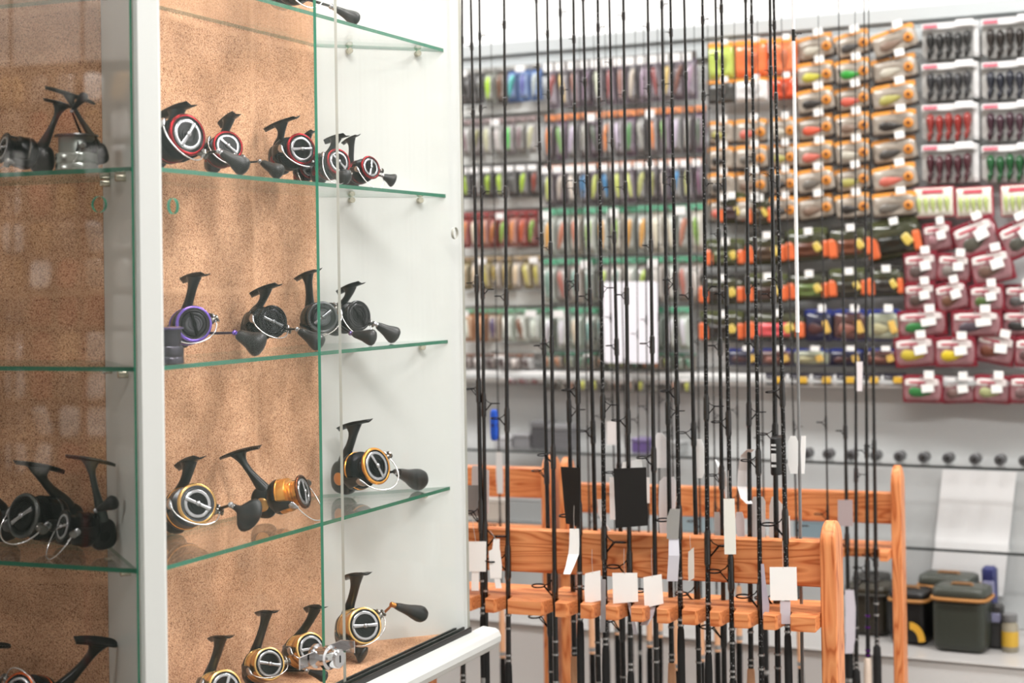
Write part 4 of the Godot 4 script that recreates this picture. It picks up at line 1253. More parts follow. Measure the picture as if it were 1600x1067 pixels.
	paper("price_label", "slim white label below the blue foam rod holder", "label", g0, 0.03, [[775, 784, 706], [775, 786, 740], [777, 786, 771]], Color(0.85, 0.85, 0.85), 0.0006, null, gp)
	paper("price_label", "mauve-grey card on the right half of the farther rack's board", "label", g0, 0.05, [[1309, 1332, 781], [1309, 1333, 822]], Color(0.66, 0.60, 0.60), 0.0006, null, gp)
	paper("price_label", "white rolled label hanging right of the nearer rack's right post", "label", g0, 0.05, [[1320, 1334, 922], [1321, 1337, 950], [1321, 1336, 1000], [1320, 1332, 1021]], Color(0.80, 0.78, 0.82), 0.0006, null, gp)
	paper("price_label", "small white slip with a red mark on a rod at the right", "label", g0, 0.05, [[1338.5, 1348, 565], [1339, 1347, 611]], Color(0.9, 0.87, 0.88), 0.0006, null, gp)
	paper("price_label", "small white card with a red line, high between two rods", "label", g0, 0.03, [[948, 963, 658], [948, 963, 695]], Color(0.88, 0.87, 0.87), 0.0006, null, gp)
	# black sleeve round the pair of thick rods
	var sc := hit(1215.5, 711, f0 - fn_ * 0.02, fn_)
	var t := thing("rod_sleeve", "black sleeve with white lettering wrapped round the pair of thick rods", "sleeve", sc, "")
	var m := MB.new()
	var hgt := 58.0 * 2.5 / F
	m.tube([Vector3(0, -hgt / 2, 0), Vector3(0, -hgt / 2 + 0.002, 0), Vector3(0, hgt / 2 - 0.002, 0), Vector3(0, hgt / 2, 0)], [Vector2(0.0085, 0.026), Vector2(0.0092, 0.028), Vector2(0.0092, 0.028), Vector2(0.0085, 0.026)], 20, fn_)
	part(t, "sleeve", m.done(), mat(Color(0.02, 0.02, 0.02), 0.4))
	m = MB.new()
	for q in [[0.017, 0.0030], [0.011, 0.0022], [-0.001, 0.0120], [-0.013, 0.0035]]:
		m.box(Vector3(0.0075, q[1], 0.0006), fn_ * 0.028 + Vector3(0, q[0], 0), 0.0002, Transform3D(Basis(fr, Vector3.UP, fn_), Vector3.ZERO) * Transform3D(Basis(fr, Vector3.UP, fn_).inverse(), Vector3.ZERO))
	part(t, "printed_mark", m.done(), mat(Color(0.85, 0.85, 0.85), 0.5))
	# blue foam rod holder
	var bp := hit(772, 664, g0 + fn_ * 0.03, fn_)
	t = thing("foam_holder", "bright blue foam holder strapped to a rod near the showcase", "rod holder", bp)
	m = MB.new()
	m.blob(Vector3(0.0065, 0.030, 0.006), Transform3D(), 0.45, 18, 12)
	part(t, "foam_block", m.done(), mat(Color(0.05, 0.30, 0.72), 0.6))
	m = MB.new()
	m.tube([Vector3(0, -0.003, 0), Vector3(0, 0.003, 0)], [0.0068], 16, Vector3.RIGHT)
	part(t, "strap", m.done(), mat(Color(0.03, 0.12, 0.4), 0.6))

# ---------- the packets on the wall ----------
func unit(kind: String) -> ArrayMesh:
	if mats.has("u_" + kind): return mats["u_" + kind]
	var m := MB.new()
	match kind:
		"pouch":
			var rows := []
			for i in 11:
				var y := -0.5 + i / 10.0
				var row := PackedVector3Array()
				for j in 20:
					var a := TAU * j / 20.0
					var x := 0.5 * signf(cos(a)) * pow(absf(cos(a)), 0.35)
					var z := 0.5 * signf(sin(a)) * pow(absf(sin(a)), 0.9) * (0.15 + 0.85 * pow(maxf(1.0 - pow(2.0 * y, 4.0), 0.0), 0.7)) * (1.0 + 0.35 * sin(x * 17.0 + y * 9.0) * (1.0 - absf(2.0 * x)))
					row.append(Vector3(x, y, z))
				rows.append(row)
			m.skin(rows)
		"box": m.box(Vector3.ONE, Vector3.ZERO, 0.12)
		"card": m.box(Vector3.ONE, Vector3.ZERO, 0.03)
		"lure":
			m.tube([Vector3(0, -0.5, 0), Vector3(0.01, -0.44, 0), Vector3(0.02, -0.25, 0), Vector3(0, 0.0, 0), Vector3(-0.02, 0.25, 0), Vector3(0, 0.42, 0), Vector3(0, 0.5, 0)], [0.06, 0.2, 0.3, 0.46, 0.5, 0.34, 0.03], 10, Vector3(0, 0, 1))
		"shad":
			m.tube([Vector3(0.12, -0.5, 0), Vector3(0.02, -0.46, 0), Vector3(0.0, -0.36, 0), Vector3(0.0, -0.26, 0), Vector3(0, -0.05, 0), Vector3(0, 0.2, 0), Vector3(0, 0.4, 0), Vector3(0, 0.5, 0)], [0.05, 0.4, 0.42, 0.18, 0.38, 0.5, 0.42, 0.1], 12, Vector3(0, 0, 1))
		"disc": m.lathe([Vector2(0.3, 0.5), Vector2(0.5, 0.35), Vector2(0.5, -0.5), Vector2(0, -0.5)], 18)
		"cap": m.lathe([Vector2(0, 0.5), Vector2(0.3, 0.5), Vector2(0.5, 0.2), Vector2(0.5, -0.5)], 18)
	mats["u_" + kind] = m.done()
	return mats["u_" + kind]

var veil := 0.13        # glare haze on the clear film, mixed into packet colours as grey

func put(parent: Node3D, called: String, kind: String, c: Color, size: Vector3, at: Vector3, rough := 0.4, roll := 0.0) -> MeshInstance3D:
	return part(parent, called, unit(kind), mat(c.lerp(Color(0.64, 0.63, 0.62), veil), rough), Transform3D(Basis(Vector3(0, 0, 1), roll) * Basis.from_scale(size), at))

# a thing hung on the wall, whose outline fills that rectangle of the frame; returns [node, width, height]
func hung(called: String, label: String, cat: String, group: String, r: Array, off: float, roll := 0.0) -> Array:
	var cx: float = (r[0] + r[2]) / 2.0
	var cy: float = (r[1] + r[3]) / 2.0
	var at := hit(cx, cy, w0 + wn * off, wn)
	var w := (hit(r[2], cy, w0 + wn * off, wn) - hit(r[0], cy, w0 + wn * off, wn)).length()
	var h: float = (hit(cx, r[1], w0 + wn * off, wn) - hit(cx, r[3], w0 + wn * off, wn)).length()
	return [thing(called, label, cat, at, group, Basis(wr, Vector3.UP, wn) * Basis(Vector3(0, 0, 1), roll)), w, h]

func tint(c: Color, by := 0.06) -> Color:
	var k := rng.randi_range(0, 3) * by / 3.0
	return c.lightened(k) if rng.randf() < 0.5 else c.darkened(k)

# a soft bag with a coloured top strip, a lure inside and a white hook tab
func bag(t: Node3D, w: float, h: float, film: Color, strip: Color, lure: Color, edge: Color, extra := ""):
	put(t, "pouch", "pouch", film, Vector3(w, h, 0.028), Vector3.ZERO, 0.05)
	put(t, "header_strip", "box", strip, Vector3(w * 0.99, h * 0.26, 0.014), Vector3(0, h * 0.39, 0.003), 0.3)
	if edge.a > 0: put(t, "bottom_edge", "box", edge, Vector3(w, h * 0.17, 0.016), Vector3(0, -h * 0.43, 0), 0.35)
	put(t, "lure", "lure", lure, Vector3(h * 0.5, w * 0.62, 0.02), Vector3(-w * 0.06, -h * 0.08, 0.008), 0.3, PI / 2 + rng.randf_range(-0.15, 0.15))
	if extra == "emblem":
		put(t, "round_emblem", "cap", Color(0.80, 0.48, 0.10), Vector3(h * 0.40, h * 0.40, 0.006), Vector3(w * 0.34, -h * 0.06, 0.015), 0.4)
		put(t, "emblem_eye", "cap", Color(0.32, 0.10, 0.03), Vector3(h * 0.17, h * 0.17, 0.006), Vector3(w * 0.34, -h * 0.06, 0.017), 0.4)
	if extra == "corner": put(t, "corner_print", "box", Color(0.82, 0.66, 0.30), Vector3(w * 0.2, h * 0.42, 0.008), Vector3(w * 0.3, -h * 0.05, 0.013), 0.3, 0.3)
	if extra == "sticker" or extra == "sticker2":
		put(t, "side_edge", "box", strip, Vector3(w * 0.09, h, 0.012), Vector3(w * 0.455, 0, 0.003), 0.35)
		put(t, "side_edge", "box", strip, Vector3(w * 0.09, h, 0.012), Vector3(-w * 0.455, 0, 0.003), 0.35)
		put(t, "white_print", "box", Color(0.88, 0.85, 0.84), Vector3(w * 0.82, h * 0.26, 0.01), Vector3(0, h * 0.26, 0.012), 0.25)
		put(t, "red_print", "box", Color(0.72, 0.25, 0.32), Vector3(w * 0.42, h * 0.07, 0.01), Vector3(-w * 0.1, h * 0.26, 0.0135), 0.3)
		put(t, "price_sticker", "card", Color(0.93, 0.93, 0.92), Vector3(w * 0.3, h * 0.30, 0.003), Vector3(w * 0.16, h * 0.05, 0.019), 0.35, 0.1)
	put(t, "hook_tab", "card", Color(0.93, 0.93, 0.92), Vector3(minf(w * 0.26, 0.02), minf(h * 0.3, 0.016), 0.002), Vector3(w * 0.22, h * 0.56, 0.026), 0.3)
	put(t, "hook", "box", Color(0.5, 0.5, 0.5), Vector3(0.003, 0.003, 0.05), Vector3(0, h * 0.45, 0.0), 0.3)

# a narrow card with one hard lure under a clear blister
func lure_card(t: Node3D, w: float, h: float, c: Color, top: Color, lure: Color, white_top: bool):
	put(t, "card", "card", c, Vector3(w * 0.94, h, 0.004), Vector3.ZERO, 0.35)
	put(t, "blister", "pouch", c.lerp(Color(0.8, 0.8, 0.8), 0.35), Vector3(w * 0.75, h * 0.7, 0.022), Vector3(0, -h * 0.08, 0.006), 0.04)
	put(t, "lure", "lure", lure, Vector3(w * 0.48, h * 0.62, 0.02), Vector3(0, -h * 0.08, 0.014), 0.25, rng.randf_range(-0.25, 0.15))
	put(t, "header_strip", "card", top, Vector3(w * 0.94, h * 0.13, 0.006), Vector3(0, h * 0.43, 0.002), 0.4)
	if white_top: put(t, "hook_tab", "card", Color(0.93, 0.93, 0.93), Vector3(w * 0.85, h * 0.17, 0.002), Vector3(0, h * 0.36, 0.026), 0.3)
	put(t, "hook", "box", Color(0.45, 0.45, 0.45), Vector3(0.003, 0.003, 0.05), Vector3(0, h * 0.40, 0.0), 0.3)

func rail_row(x: float, yref: float, xref: float) -> float:    # a level line on the wall, followed along the frame
	var q := hit(xref, yref, w0, wn)
	var p := hit(x, yref, w0, wn)
	return px_of(Vector3(p.x, q.y, p.z)).y

func nth(k: int) -> String: return ordinal(k)

func packets():
	var clear := Color(0, 0, 0, 0)
	# narrow lure cards, left and middle blocks: [name, x0, x1, reference x, y top, y bottom, pitch, colours]
	var rows := [
		["the left block's top row", 722, 852, 787, 104, 160, 18, [Color(0.16, 0.16, 0.165), Color(0.16, 0.16, 0.165), Color(0.5, 0.52, 0.48), Color(0.3, 0.24, 0.2), Color(0.25, 0.42, 0.72), Color(0.25, 0.42, 0.72), Color(0.25, 0.42, 0.72)], [Color(0.06, 0.06, 0.06), Color(0.08, 0.08, 0.08), Color(0.65, 0.85, 0.15), Color(0.35, 0.2, 0.12), Color(0.3, 0.75, 0.72), Color(0.25, 0.28, 0.6), Color(0.7, 0.75, 0.75)], false],
		["the left block's second row", 722, 848, 787, 184, 242, 17, [Color(0.55, 0.55, 0.54), Color(0.48, 0.45, 0.46), Color(0.6, 0.6, 0.58)], [Color(0.8, 0.65, 0.62), Color(0.45, 0.35, 0.38), Color(0.3, 0.75, 0.3), Color(0.7, 0.7, 0.55), Color(0.5, 0.5, 0.3), Color(0.75, 0.72, 0.72)], false],
		["the left block's third row", 722, 848, 787, 258, 308, 18, [Color(0.12, 0.12, 0.12), Color(0.28, 0.28, 0.28)], [Color(0.5, 0.15, 0.1), Color(0.6, 0.6, 0.6), Color(0.6, 0.75, 0.15), Color(0.2, 0.2, 0.2)], true],
		["the left block's row of red cards", 722, 846, 787, 330, 386, 15, [Color(0.52, 0.10, 0.08), Color(0.45, 0.12, 0.10), Color(0.6, 0.3, 0.25)], [Color(0.45, 0.65, 0.2), Color(0.75, 0.25, 0.1), Color(0.85, 0.8, 0.7), Color(0.85, 0.5, 0.25)], false],
		["the left block's row of olive cards", 722, 846, 787, 400, 452, 16, [Color(0.55, 0.48, 0.28), Color(0.6, 0.55, 0.5)], [Color(0.7, 0.65, 0.25), Color(0.85, 0.75, 0.6), Color(0.6, 0.5, 0.2)], false],
		["the left block's orange and white row", 722, 848, 787, 482, 534, 21, [Color(0.7, 0.45, 0.25), Color(0.68, 0.42, 0.24), Color(0.6, 0.5, 0.4), Color(0.66, 0.72, 0.66), Color(0.72, 0.75, 0.7), Color(0.7, 0.74, 0.7)], [Color(0.35, 0.2, 0.12), Color(0.2, 0.15, 0.3), Color(0.75, 0.5, 0.3), Color(0.9, 0.9, 0.86), Color(0.9, 0.88, 0.84), Color(0.85, 0.9, 0.85)], false],
		["the left block's bottom row", 722, 848, 787, 553, 577, 19, [Color(0.35, 0.3, 0.28), Color(0.6, 0.6, 0.6)], [Color(0.2, 0.15, 0.15), Color(0.85, 0.82, 0.8)], false],
		["the middle block's top row", 856, 1100, 978, 88, 162, 18, [Color(0.38, 0.33, 0.40), Color(0.44, 0.42, 0.45), Color(0.36, 0.30, 0.36)], [Color(0.9, 0.85, 0.78), Color(0.5, 0.2, 0.2), Color(0.82, 0.85, 0.75), Color(0.55, 0.35, 0.3), Color(0.85, 0.72, 0.4), Color(0.6, 0.5, 0.6)], true],
		["the middle block's second row", 852, 1104, 978, 172, 244, 18, [Color(0.34, 0.31, 0.33), Color(0.30, 0.22, 0.30), Color(0.42, 0.42, 0.42)], [Color(0.65, 0.65, 0.62), Color(0.25, 0.5, 0.25), Color(0.85, 0.45, 0.2), Color(0.3, 0.35, 0.3), Color(0.75, 0.7, 0.8), Color(0.4, 0.6, 0.3)], false],
		["the middle block's third row", 852, 1104, 978, 252, 316, 18, [Color(0.30, 0.27, 0.30), Color(0.24, 0.18, 0.24), Color(0.36, 0.36, 0.36)], [Color(0.2, 0.5, 0.75), Color(0.7, 0.72, 0.4), Color(0.85, 0.8, 0.75), Color(0.35, 0.2, 0.3), Color(0.75, 0.8, 0.35)], true],
		["the middle block's upper green-topped row", 850, 1100, 975, 322, 396, 21, [Color(0.62, 0.66, 0.62), Color(0.55, 0.58, 0.55), Color(0.7, 0.68, 0.62)], [Color(0.85, 0.6, 0.25), Color(0.45, 0.65, 0.2), Color(0.85, 0.82, 0.72), Color(0.7, 0.4, 0.3), Color(0.65, 0.85, 0.2)], false],
		["the middle block's lower green-topped row", 850, 1098, 975, 402, 472, 21, [Color(0.60, 0.64, 0.60), Color(0.45, 0.42, 0.40), Color(0.66, 0.62, 0.58)], [Color(0.65, 0.75, 0.3), Color(0.8, 0.78, 0.75), Color(0.6, 0.3, 0.25), Color(0.4, 0.55, 0.5)], false],
		["the middle block's row behind the white sheet", 850, 1094, 975, 480, 546, 21, [Color(0.58, 0.66, 0.6), Color(0.62, 0.66, 0.62)], [Color(0.8, 0.8, 0.84), Color(0.45, 0.65, 0.62), Color(0.75, 0.7, 0.6)], false],
		["the middle block's bottom row", 850, 1094, 975, 551, 577, 17, [Color(0.3, 0.35, 0.28), Color(0.4, 0.36, 0.3), Color(0.25, 0.3, 0.25)], [Color(0.5, 0.55, 0.2), Color(0.6, 0.35, 0.2), Color(0.2, 0.4, 0.3)], false],
		["the dark row hanging below the ledge", 852, 1096, 975, 588, 612, 18, [Color(0.16, 0.15, 0.13), Color(0.3, 0.28, 0.24)], [Color(0.7, 0.72, 0.25), Color(0.7, 0.5, 0.4), Color(0.2, 0.2, 0.18)], false],
		["the short row under the ledge, far left", 790, 850, 787, 588, 600, 20, [Color(0.3, 0.18, 0.2)], [Color(0.4, 0.2, 0.2)], false]]
	var tops := [Color(0.6, 0.6, 0.58), Color(0.5, 0.42, 0.42), Color(0.2, 0.2, 0.2), Color(0.5, 0.12, 0.12), Color(0.6, 0.5, 0.35), Color(0.3, 0.55, 0.4), Color(0.5, 0.3, 0.2), Color(0.25, 0.22, 0.2), Color(0.85, 0.45, 0.2), Color(0.75, 0.42, 0.25), Color(0.22, 0.58, 0.42), Color(0.22, 0.58, 0.42), Color(0.22, 0.58, 0.42), Color(0.2, 0.5, 0.38), Color(0.15, 0.14, 0.12), Color(0.3, 0.1, 0.12)]
	veil = 0.26
	for ri in rows.size():
		var r: Array = rows[ri]
		var x: float = r[1]
		var k := 0
		while x + r[6] * 0.7 < r[2]:
			var cx: float = x + r[6] / 2.0
			var y0 := rail_row(cx, r[4], r[3])
			var y1 := rail_row(cx, r[5], r[3])
			var lc: Color = r[8][(k * 2 + k / 3 + k * k + ri) % r[8].size()] if r[8].size() != 7 else r[8][mini(k, 6)]
			var cc2: Color = r[7][k % r[7].size()] if r[8].size() != 7 else r[7][mini(k, 6)]
			var hg := hung("lure_card", "carded lure, %s from the left in %s" % [nth(k), r[0]], "lure card", "carded lures in " + r[0], [x + 0.6, y0, x + r[6] - 0.6, y1], 0.045 + 0.006 * ((k * 7 + ri) % 4), rng.randf_range(-0.03, 0.03))
			lure_card(hg[0], hg[1], hg[2], tint(cc2), tint(tops[ri]), tint(lc), r[9] or (k * 3 + ri) % 5 == 0)
			x += r[6]
			k += 1
	veil = 0.13
	# label rails in the left block
	for y in [[166, 181], [244, 257], [311, 328], [388, 399], [456, 478], [537, 552]]:
		var a := hit(716, y[0], w0 + wn * 0.05, wn)
		var b := hit(849, rail_row(849, y[0], 716), w0 + wn * 0.05, wn)
		var c := hit(716, y[1], w0 + wn * 0.05, wn)
		var t := thing("label_rail", "pale grey label rail under %s" % {166: "the left block's top row of lures", 244: "the left block's second row of lures", 311: "the left block's third row of lures", 388: "the row of red cards", 456: "the row of olive cards", 537: "the orange and white row at the left"}[y[0]], "label rail", (a + b) / 2, "label rails on the packet wall", Basis(wr, Vector3.UP, wn))
		put(t, "strip", "card", Color(0.80, 0.81, 0.80), Vector3((b - a).length() + 0.02, a.y - c.y, 0.012), Vector3(0, -(a.y - c.y) / 2, -0.02), 0.3)
	# orange-topped bags: columns and rows
	var cols := [[1108, 1149], [1150, 1200], [1204, 1245], [1246, 1304], [1306, 1361], [1363, 1434]]
	var lures := [Color(0.35, 0.33, 0.3), Color(0.20, 0.19, 0.18), Color(0.62, 0.60, 0.30), Color(0.45, 0.36, 0.30), Color(0.75, 0.36, 0.30), Color(0.12, 0.11, 0.10), Color(0.7, 0.68, 0.62)]
	var orange := Color(0.90, 0.57, 0.19)
	var none := Color(0.08, 0.05, 0.04)
	for ci in cols.size():
		for ri in 7:
			var c: Array = cols[ci]
			var cx: float = (c[0] + c[1]) / 2.0
			var y0 := rail_row(cx, 46 + 42.5 * ri, 1398)
			var y1 := rail_row(cx, 46 + 42.5 * ri + 39, 1398)
			var rl := 0.0
			if ci >= 3: rl = 0.11 + 0.05 * sin(ri * 2.0 + ci)
			if ri == 0 and ci >= 3: rl = 0.16 + 0.06 * (ci - 3)
			var lure: Color = lures[(ri * 3 + ci * 2) % lures.size()]
			var film := Color(0.60, 0.56, 0.51)
			var shape := 0
			if ci < 3 and ri == 0:
				y0 += 0; y1 += 18.0; shape = 1
				lure = [Color(0.72, 0.80, 0.36), Color(0.92, 0.44, 0.24), Color(0.90, 0.46, 0.28)][ci]
			if ci < 3 and ri == 1:
				y0 += 18.0; y1 += 16.0; shape = 1
				lure = [Color(0.25, 0.25, 0.24), Color(0.88, 0.88, 0.88), Color(0.85, 0.30, 0.18)][ci]  # the second column's white is a blown-out highlight, set as bag colour
			if ci < 3 and ri == 2: continue
			if ci == 4 and ri == 1: lure = Color(0.13, 0.55, 0.15)
			if ci == 3 and ri == 1: lure = Color(0.72, 0.70, 0.22)
			if ci == 4 and ri == 2: lure = Color(0.78, 0.32, 0.25)
			if ci == 3 and ri == 3: lure = Color(0.82, 0.32, 0.22)
			var hg := hung("lure_bag", "orange-topped lure bag, %s from the top, %s column of the orange block" % [nth(ri if ci >= 3 or ri < 2 else ri - 1), nth(ci)], "lure bag", "orange-topped bags on the packet wall", [c[0], y0, c[1], y1], 0.05 + 0.006 * ((ri + ci) % 3), rl)
			var t: Node3D = hg[0]
			if shape == 1:
				put(t, "pouch", "pouch", lure, Vector3(hg[1], hg[2], 0.028), Vector3.ZERO, 0.05)
				put(t, "header_strip", "box", orange, Vector3(hg[1], hg[2] * 0.16, 0.014), Vector3(0, hg[2] * 0.44, 0.003), 0.3)
				put(t, "lure", "lure", lure.darkened(0.25), Vector3(hg[1] * 0.3, hg[2] * 0.6, 0.02), Vector3(hg[1] * 0.1, -hg[2] * 0.06, 0.01), 0.3)
				put(t, "hook_tab", "card", Color(0.93, 0.93, 0.92), Vector3(0.016, 0.012, 0.002), Vector3(hg[1] * 0.25, hg[2] * 0.5, 0.026), 0.3)
			else:
				bag(t, hg[1] * 0.98, hg[2] * 0.97, tint(film), tint(orange), lure, none, "emblem" if ci >= 1 else "")
	# green, orange and black bags
	var og := Color(0.84, 0.37, 0.18)
	var list := [[1126, 312, 1166, 350, 0, Color(0.22, 0.16, 0.17)], [1170, 316, 1208, 352, 0, Color(0.26, 0.22, 0.16)], [1105, 384, 1164, 417, 0, Color(0.30, 0.33, 0.20)], [1168, 374, 1230, 414, 0.02, Color(0.25, 0.19, 0.14)], [1231, 368, 1296, 408, 0.05, Color(0.30, 0.16, 0.11)], [1297, 362, 1362, 405, 0.06, Color(0.38, 0.2, 0.13)], [1356, 352, 1440, 404, 0.18, Color(0.07, 0.08, 0.06)], [1096, 440, 1164, 476, 0, Color(0.14, 0.12, 0.10)], [1168, 438, 1231, 474, 0, Color(0.2, 0.14, 0.12)], [1233, 434, 1296, 470, 0.02, Color(0.32, 0.40, 0.2)], [1298, 430, 1356, 466, 0.02, Color(0.16, 0.16, 0.13)], [1358, 426, 1412, 464, 0.02, Color(0.16, 0.16, 0.15)], [1096, 496, 1164, 534, 0, Color(0.1, 0.09, 0.08)], [1168, 494, 1258, 532, 0, Color(0.85, 0.30, 0.32)]]
	for i in list.size():
		var q: Array = list[i]
		var hg := hung("lure_bag", "olive-orange bag, %s" % ["first of the top row beneath the orange block", "second of the top row beneath the orange block", "first in the upper row of the olive block", "second in the upper row of the olive block", "third in the upper row of the olive block", "fourth in the upper row of the olive block", "large and tilted, last in the upper row of the olive block", "first in the middle row of the olive block", "second in the middle row of the olive block", "with a green window, third in the middle row of the olive block", "fourth in the middle row of the olive block", "last in the middle row, beside the red-edged bags", "first in the lower row of the olive block", "with a pink and orange window, in the lower row"][i], "lure bag", "olive and orange bags on the packet wall", [q[0], q[1] - 10, q[2], q[3]], 0.05 + 0.006 * (i % 3), q[4])
		var t: Node3D = hg[0]
		put(t, "pouch", "pouch", Color(0.19, 0.20, 0.13), Vector3(hg[1], hg[2], 0.03), Vector3.ZERO, 0.05)
		put(t, "header_strip", "box", [Color(0.24, 0.27, 0.13), Color(0.10, 0.10, 0.09)][i % 2], Vector3(hg[1], hg[2] * 0.24, 0.014), Vector3(0, hg[2] * 0.4, 0.004), 0.3)
		put(t, "orange_panel", "box", og, Vector3(hg[1] * 0.22, hg[2] * 0.55, 0.016), Vector3(-hg[1] * 0.4, -hg[2] * 0.15, 0.008), 0.3)
		put(t, "orange_panel", "box", og, Vector3(hg[1] * 0.14, hg[2] * 0.5, 0.016), Vector3(hg[1] * 0.43, -hg[2] * 0.15, 0.008), 0.3)
		put(t, "window", "pouch", q[5], Vector3(hg[1] * 0.6, hg[2] * 0.5, 0.022), Vector3(0, -hg[2] * 0.12, 0.009), 0.05)
		put(t, "corner_print", "box", Color(0.78, 0.68, 0.28), Vector3(hg[1] * 0.16, hg[2] * 0.3, 0.012), Vector3(hg[1] * 0.26, -hg[2] * 0.08, 0.015), 0.3, 0.5)
		put(t, "hook_tab", "card", Color(0.93, 0.93, 0.92), Vector3(0.018, 0.015, 0.002), Vector3(hg[1] * 0.1, hg[2] * 0.42, 0.026), 0.3)
	# blue bags
	var blue := [[1259, 484, 1303, 532], [1304, 484, 1356, 532], [1357, 484, 1408, 532], [1138, 545, 1188, 571], [1190, 545, 1240, 571], [1242, 545, 1294, 571], [1297, 545, 1350, 571], [1352, 545, 1404, 571]]
	for i in blue.size():
		var q: Array = blue[i]
		var hg := hung("lure_bag", "blue lure bag, %s" % ["leftmost of three in the upper blue row", "middle one of three in the upper blue row", "with a pale window, last of the upper blue row", "leftmost in the blue row just above the ledge", "second in the blue row just above the ledge", "third in the blue row just above the ledge", "fourth in the blue row just above the ledge", "last in the blue row just above the ledge"][i], "lure bag", "blue bags on the packet wall", q, 0.05 + 0.006 * (i % 3), 0.0)
		bag(hg[0], hg[1], hg[2], [Color(0.12, 0.13, 0.22), Color(0.28, 0.17, 0.16), Color(0.52, 0.54, 0.46)][i % 3], Color(0.07, 0.13, 0.42), [Color(0.25, 0.13, 0.13), Color(0.5, 0.3, 0.25), Color(0.62, 0.6, 0.45)][i % 3], Color(0.05, 0.06, 0.2), "corner")
	# dark bags with yellow corners below the ledge
	for i in 6:
		var x := 1196.0 + i * 37.0
		var hg := hung("lure_bag", "dark bag end with a yellow mark, %s along the row under the ledge" % nth(i), "lure bag", "dark bags hanging under the ledge", [x, 583, x + 35, 603], 0.06, 0.0)
		put(hg[0], "pouch", "pouch", Color(0.08, 0.07, 0.11), Vector3(hg[1], hg[2], 0.026), Vector3.ZERO, 0.2)
		put(hg[0], "corner_print", "box", Color(0.80, 0.62, 0.16), Vector3(hg[1] * 0.4, hg[2] * 0.5, 0.01), Vector3(hg[1] * 0.2, 0, 0.012), 0.3)
	# clear trays of fat soft lures
	var trays := [[1440, 36, 1530, 92, Color(0.10, 0.10, 0.10), "black lures, top of the left column"], [1440, 99, 1530, 156, Color(0.13, 0.13, 0.14), "charcoal lures, second in the left column"], [1440, 163, 1530, 221, Color(0.50, 0.10, 0.08), "brick red lures, third in the left column"], [1440, 226, 1530, 286, Color(0.22, 0.06, 0.09), "maroon lures, bottom of the left column"], [1533, 28, 1628, 89, Color(0.10, 0.08, 0.07), "brownish black lures, top of the right column"], [1533, 96, 1628, 155, Color(0.06, 0.07, 0.11), "blue-black lures, second in the right column"], [1533, 161, 1628, 220, Color(0.17, 0.07, 0.11), "dark plum lures, third in the right column"], [1533, 227, 1628, 284, Color(0.03, 0.25, 0.09), "bright green lures, bottom of the right column"]]
	for q in trays:
		var hg := hung("lure_tray", "clear hanging tray of five %s" % q[5], "lure tray", "clear trays of soft lures", [q[0], q[1], q[2], q[3]], 0.05, 0.0)
		var t: Node3D = hg[0]
		var w: float = hg[1]
		var h: float = hg[2]
		put(t, "tray", "box", Color(0.70, 0.70, 0.69), Vector3(w * 0.98, h * 0.98, 0.016), Vector3(0, 0, -0.006), 0.14)
		put(t, "tray_rim", "box", Color(0.83, 0.83, 0.83), Vector3(w * 0.1, h * 0.98, 0.02), Vector3(w * 0.45, 0, -0.004), 0.14)
		put(t, "header_strip", "card", Color(0.86, 0.86, 0.86), Vector3(w * 0.95, h * 0.17, 0.003), Vector3(0, h * 0.42, 0.010), 0.3)
		put(t, "red_print", "card", Color(0.80, 0.38, 0.45), Vector3(w * 0.24, h * 0.09, 0.003), Vector3(-w * 0.32, h * 0.42, 0.0125), 0.3)
		put(t, "price_sticker", "card", Color(0.94, 0.94, 0.94), Vector3(w * 0.3, h * 0.17, 0.003), Vector3(w * 0.28, h * 0.46, 0.018), 0.3)
		for j in 5:
			put(t, "soft_lure", "shad", tint(q[4], 0.04), Vector3(w * 0.15, h * 0.64, 0.028), Vector3(w * (-0.33 + 0.16 * j), -h * (0.06 + 0.05 * (j % 2)), 0.008), 0.05)
	# white and pink bags of pale lures
	for q in [[1428, 292, 1492, 340, "leftmost under the red trays"], [1494, 292, 1552, 340, "second, under the red trays"], [1564, 288, 1625, 338, "at the right edge, under the green lures"]]:
		var hg := hung("lure_bag", "pink-edged white bag with pale green lures, %s" % q[4], "lure bag", "pink-edged white bags", [q[0], q[1], q[2], q[3]], 0.055, 0.02)
		var t: Node3D = hg[0]
		put(t, "backing", "card", Color(0.70, 0.22, 0.28), Vector3(hg[1], hg[2], 0.008), Vector3.ZERO, 0.3)
		put(t, "pouch", "pouch", Color(0.84, 0.83, 0.78), Vector3(hg[1] * 0.94, hg[2] * 0.92, 0.016), Vector3(0, 0, 0.005), 0.16)
		put(t, "red_print", "card", Color(0.78, 0.30, 0.36), Vector3(hg[1] * 0.5, hg[2] * 0.13, 0.004), Vector3(0, hg[2] * 0.34, 0.013), 0.3)
		for j in 5: put(t, "pale_lure", "lure", Color(0.66, 0.72, 0.42), Vector3(hg[1] * 0.13, hg[2] * 0.5, 0.014), Vector3(hg[1] * (-0.34 + 0.17 * j), -hg[2] * 0.08, 0.012), 0.25)
	# red-edged bags
	var red := Color(0.42, 0.04, 0.10)
	var film2 := Color(0.55, 0.38, 0.40)
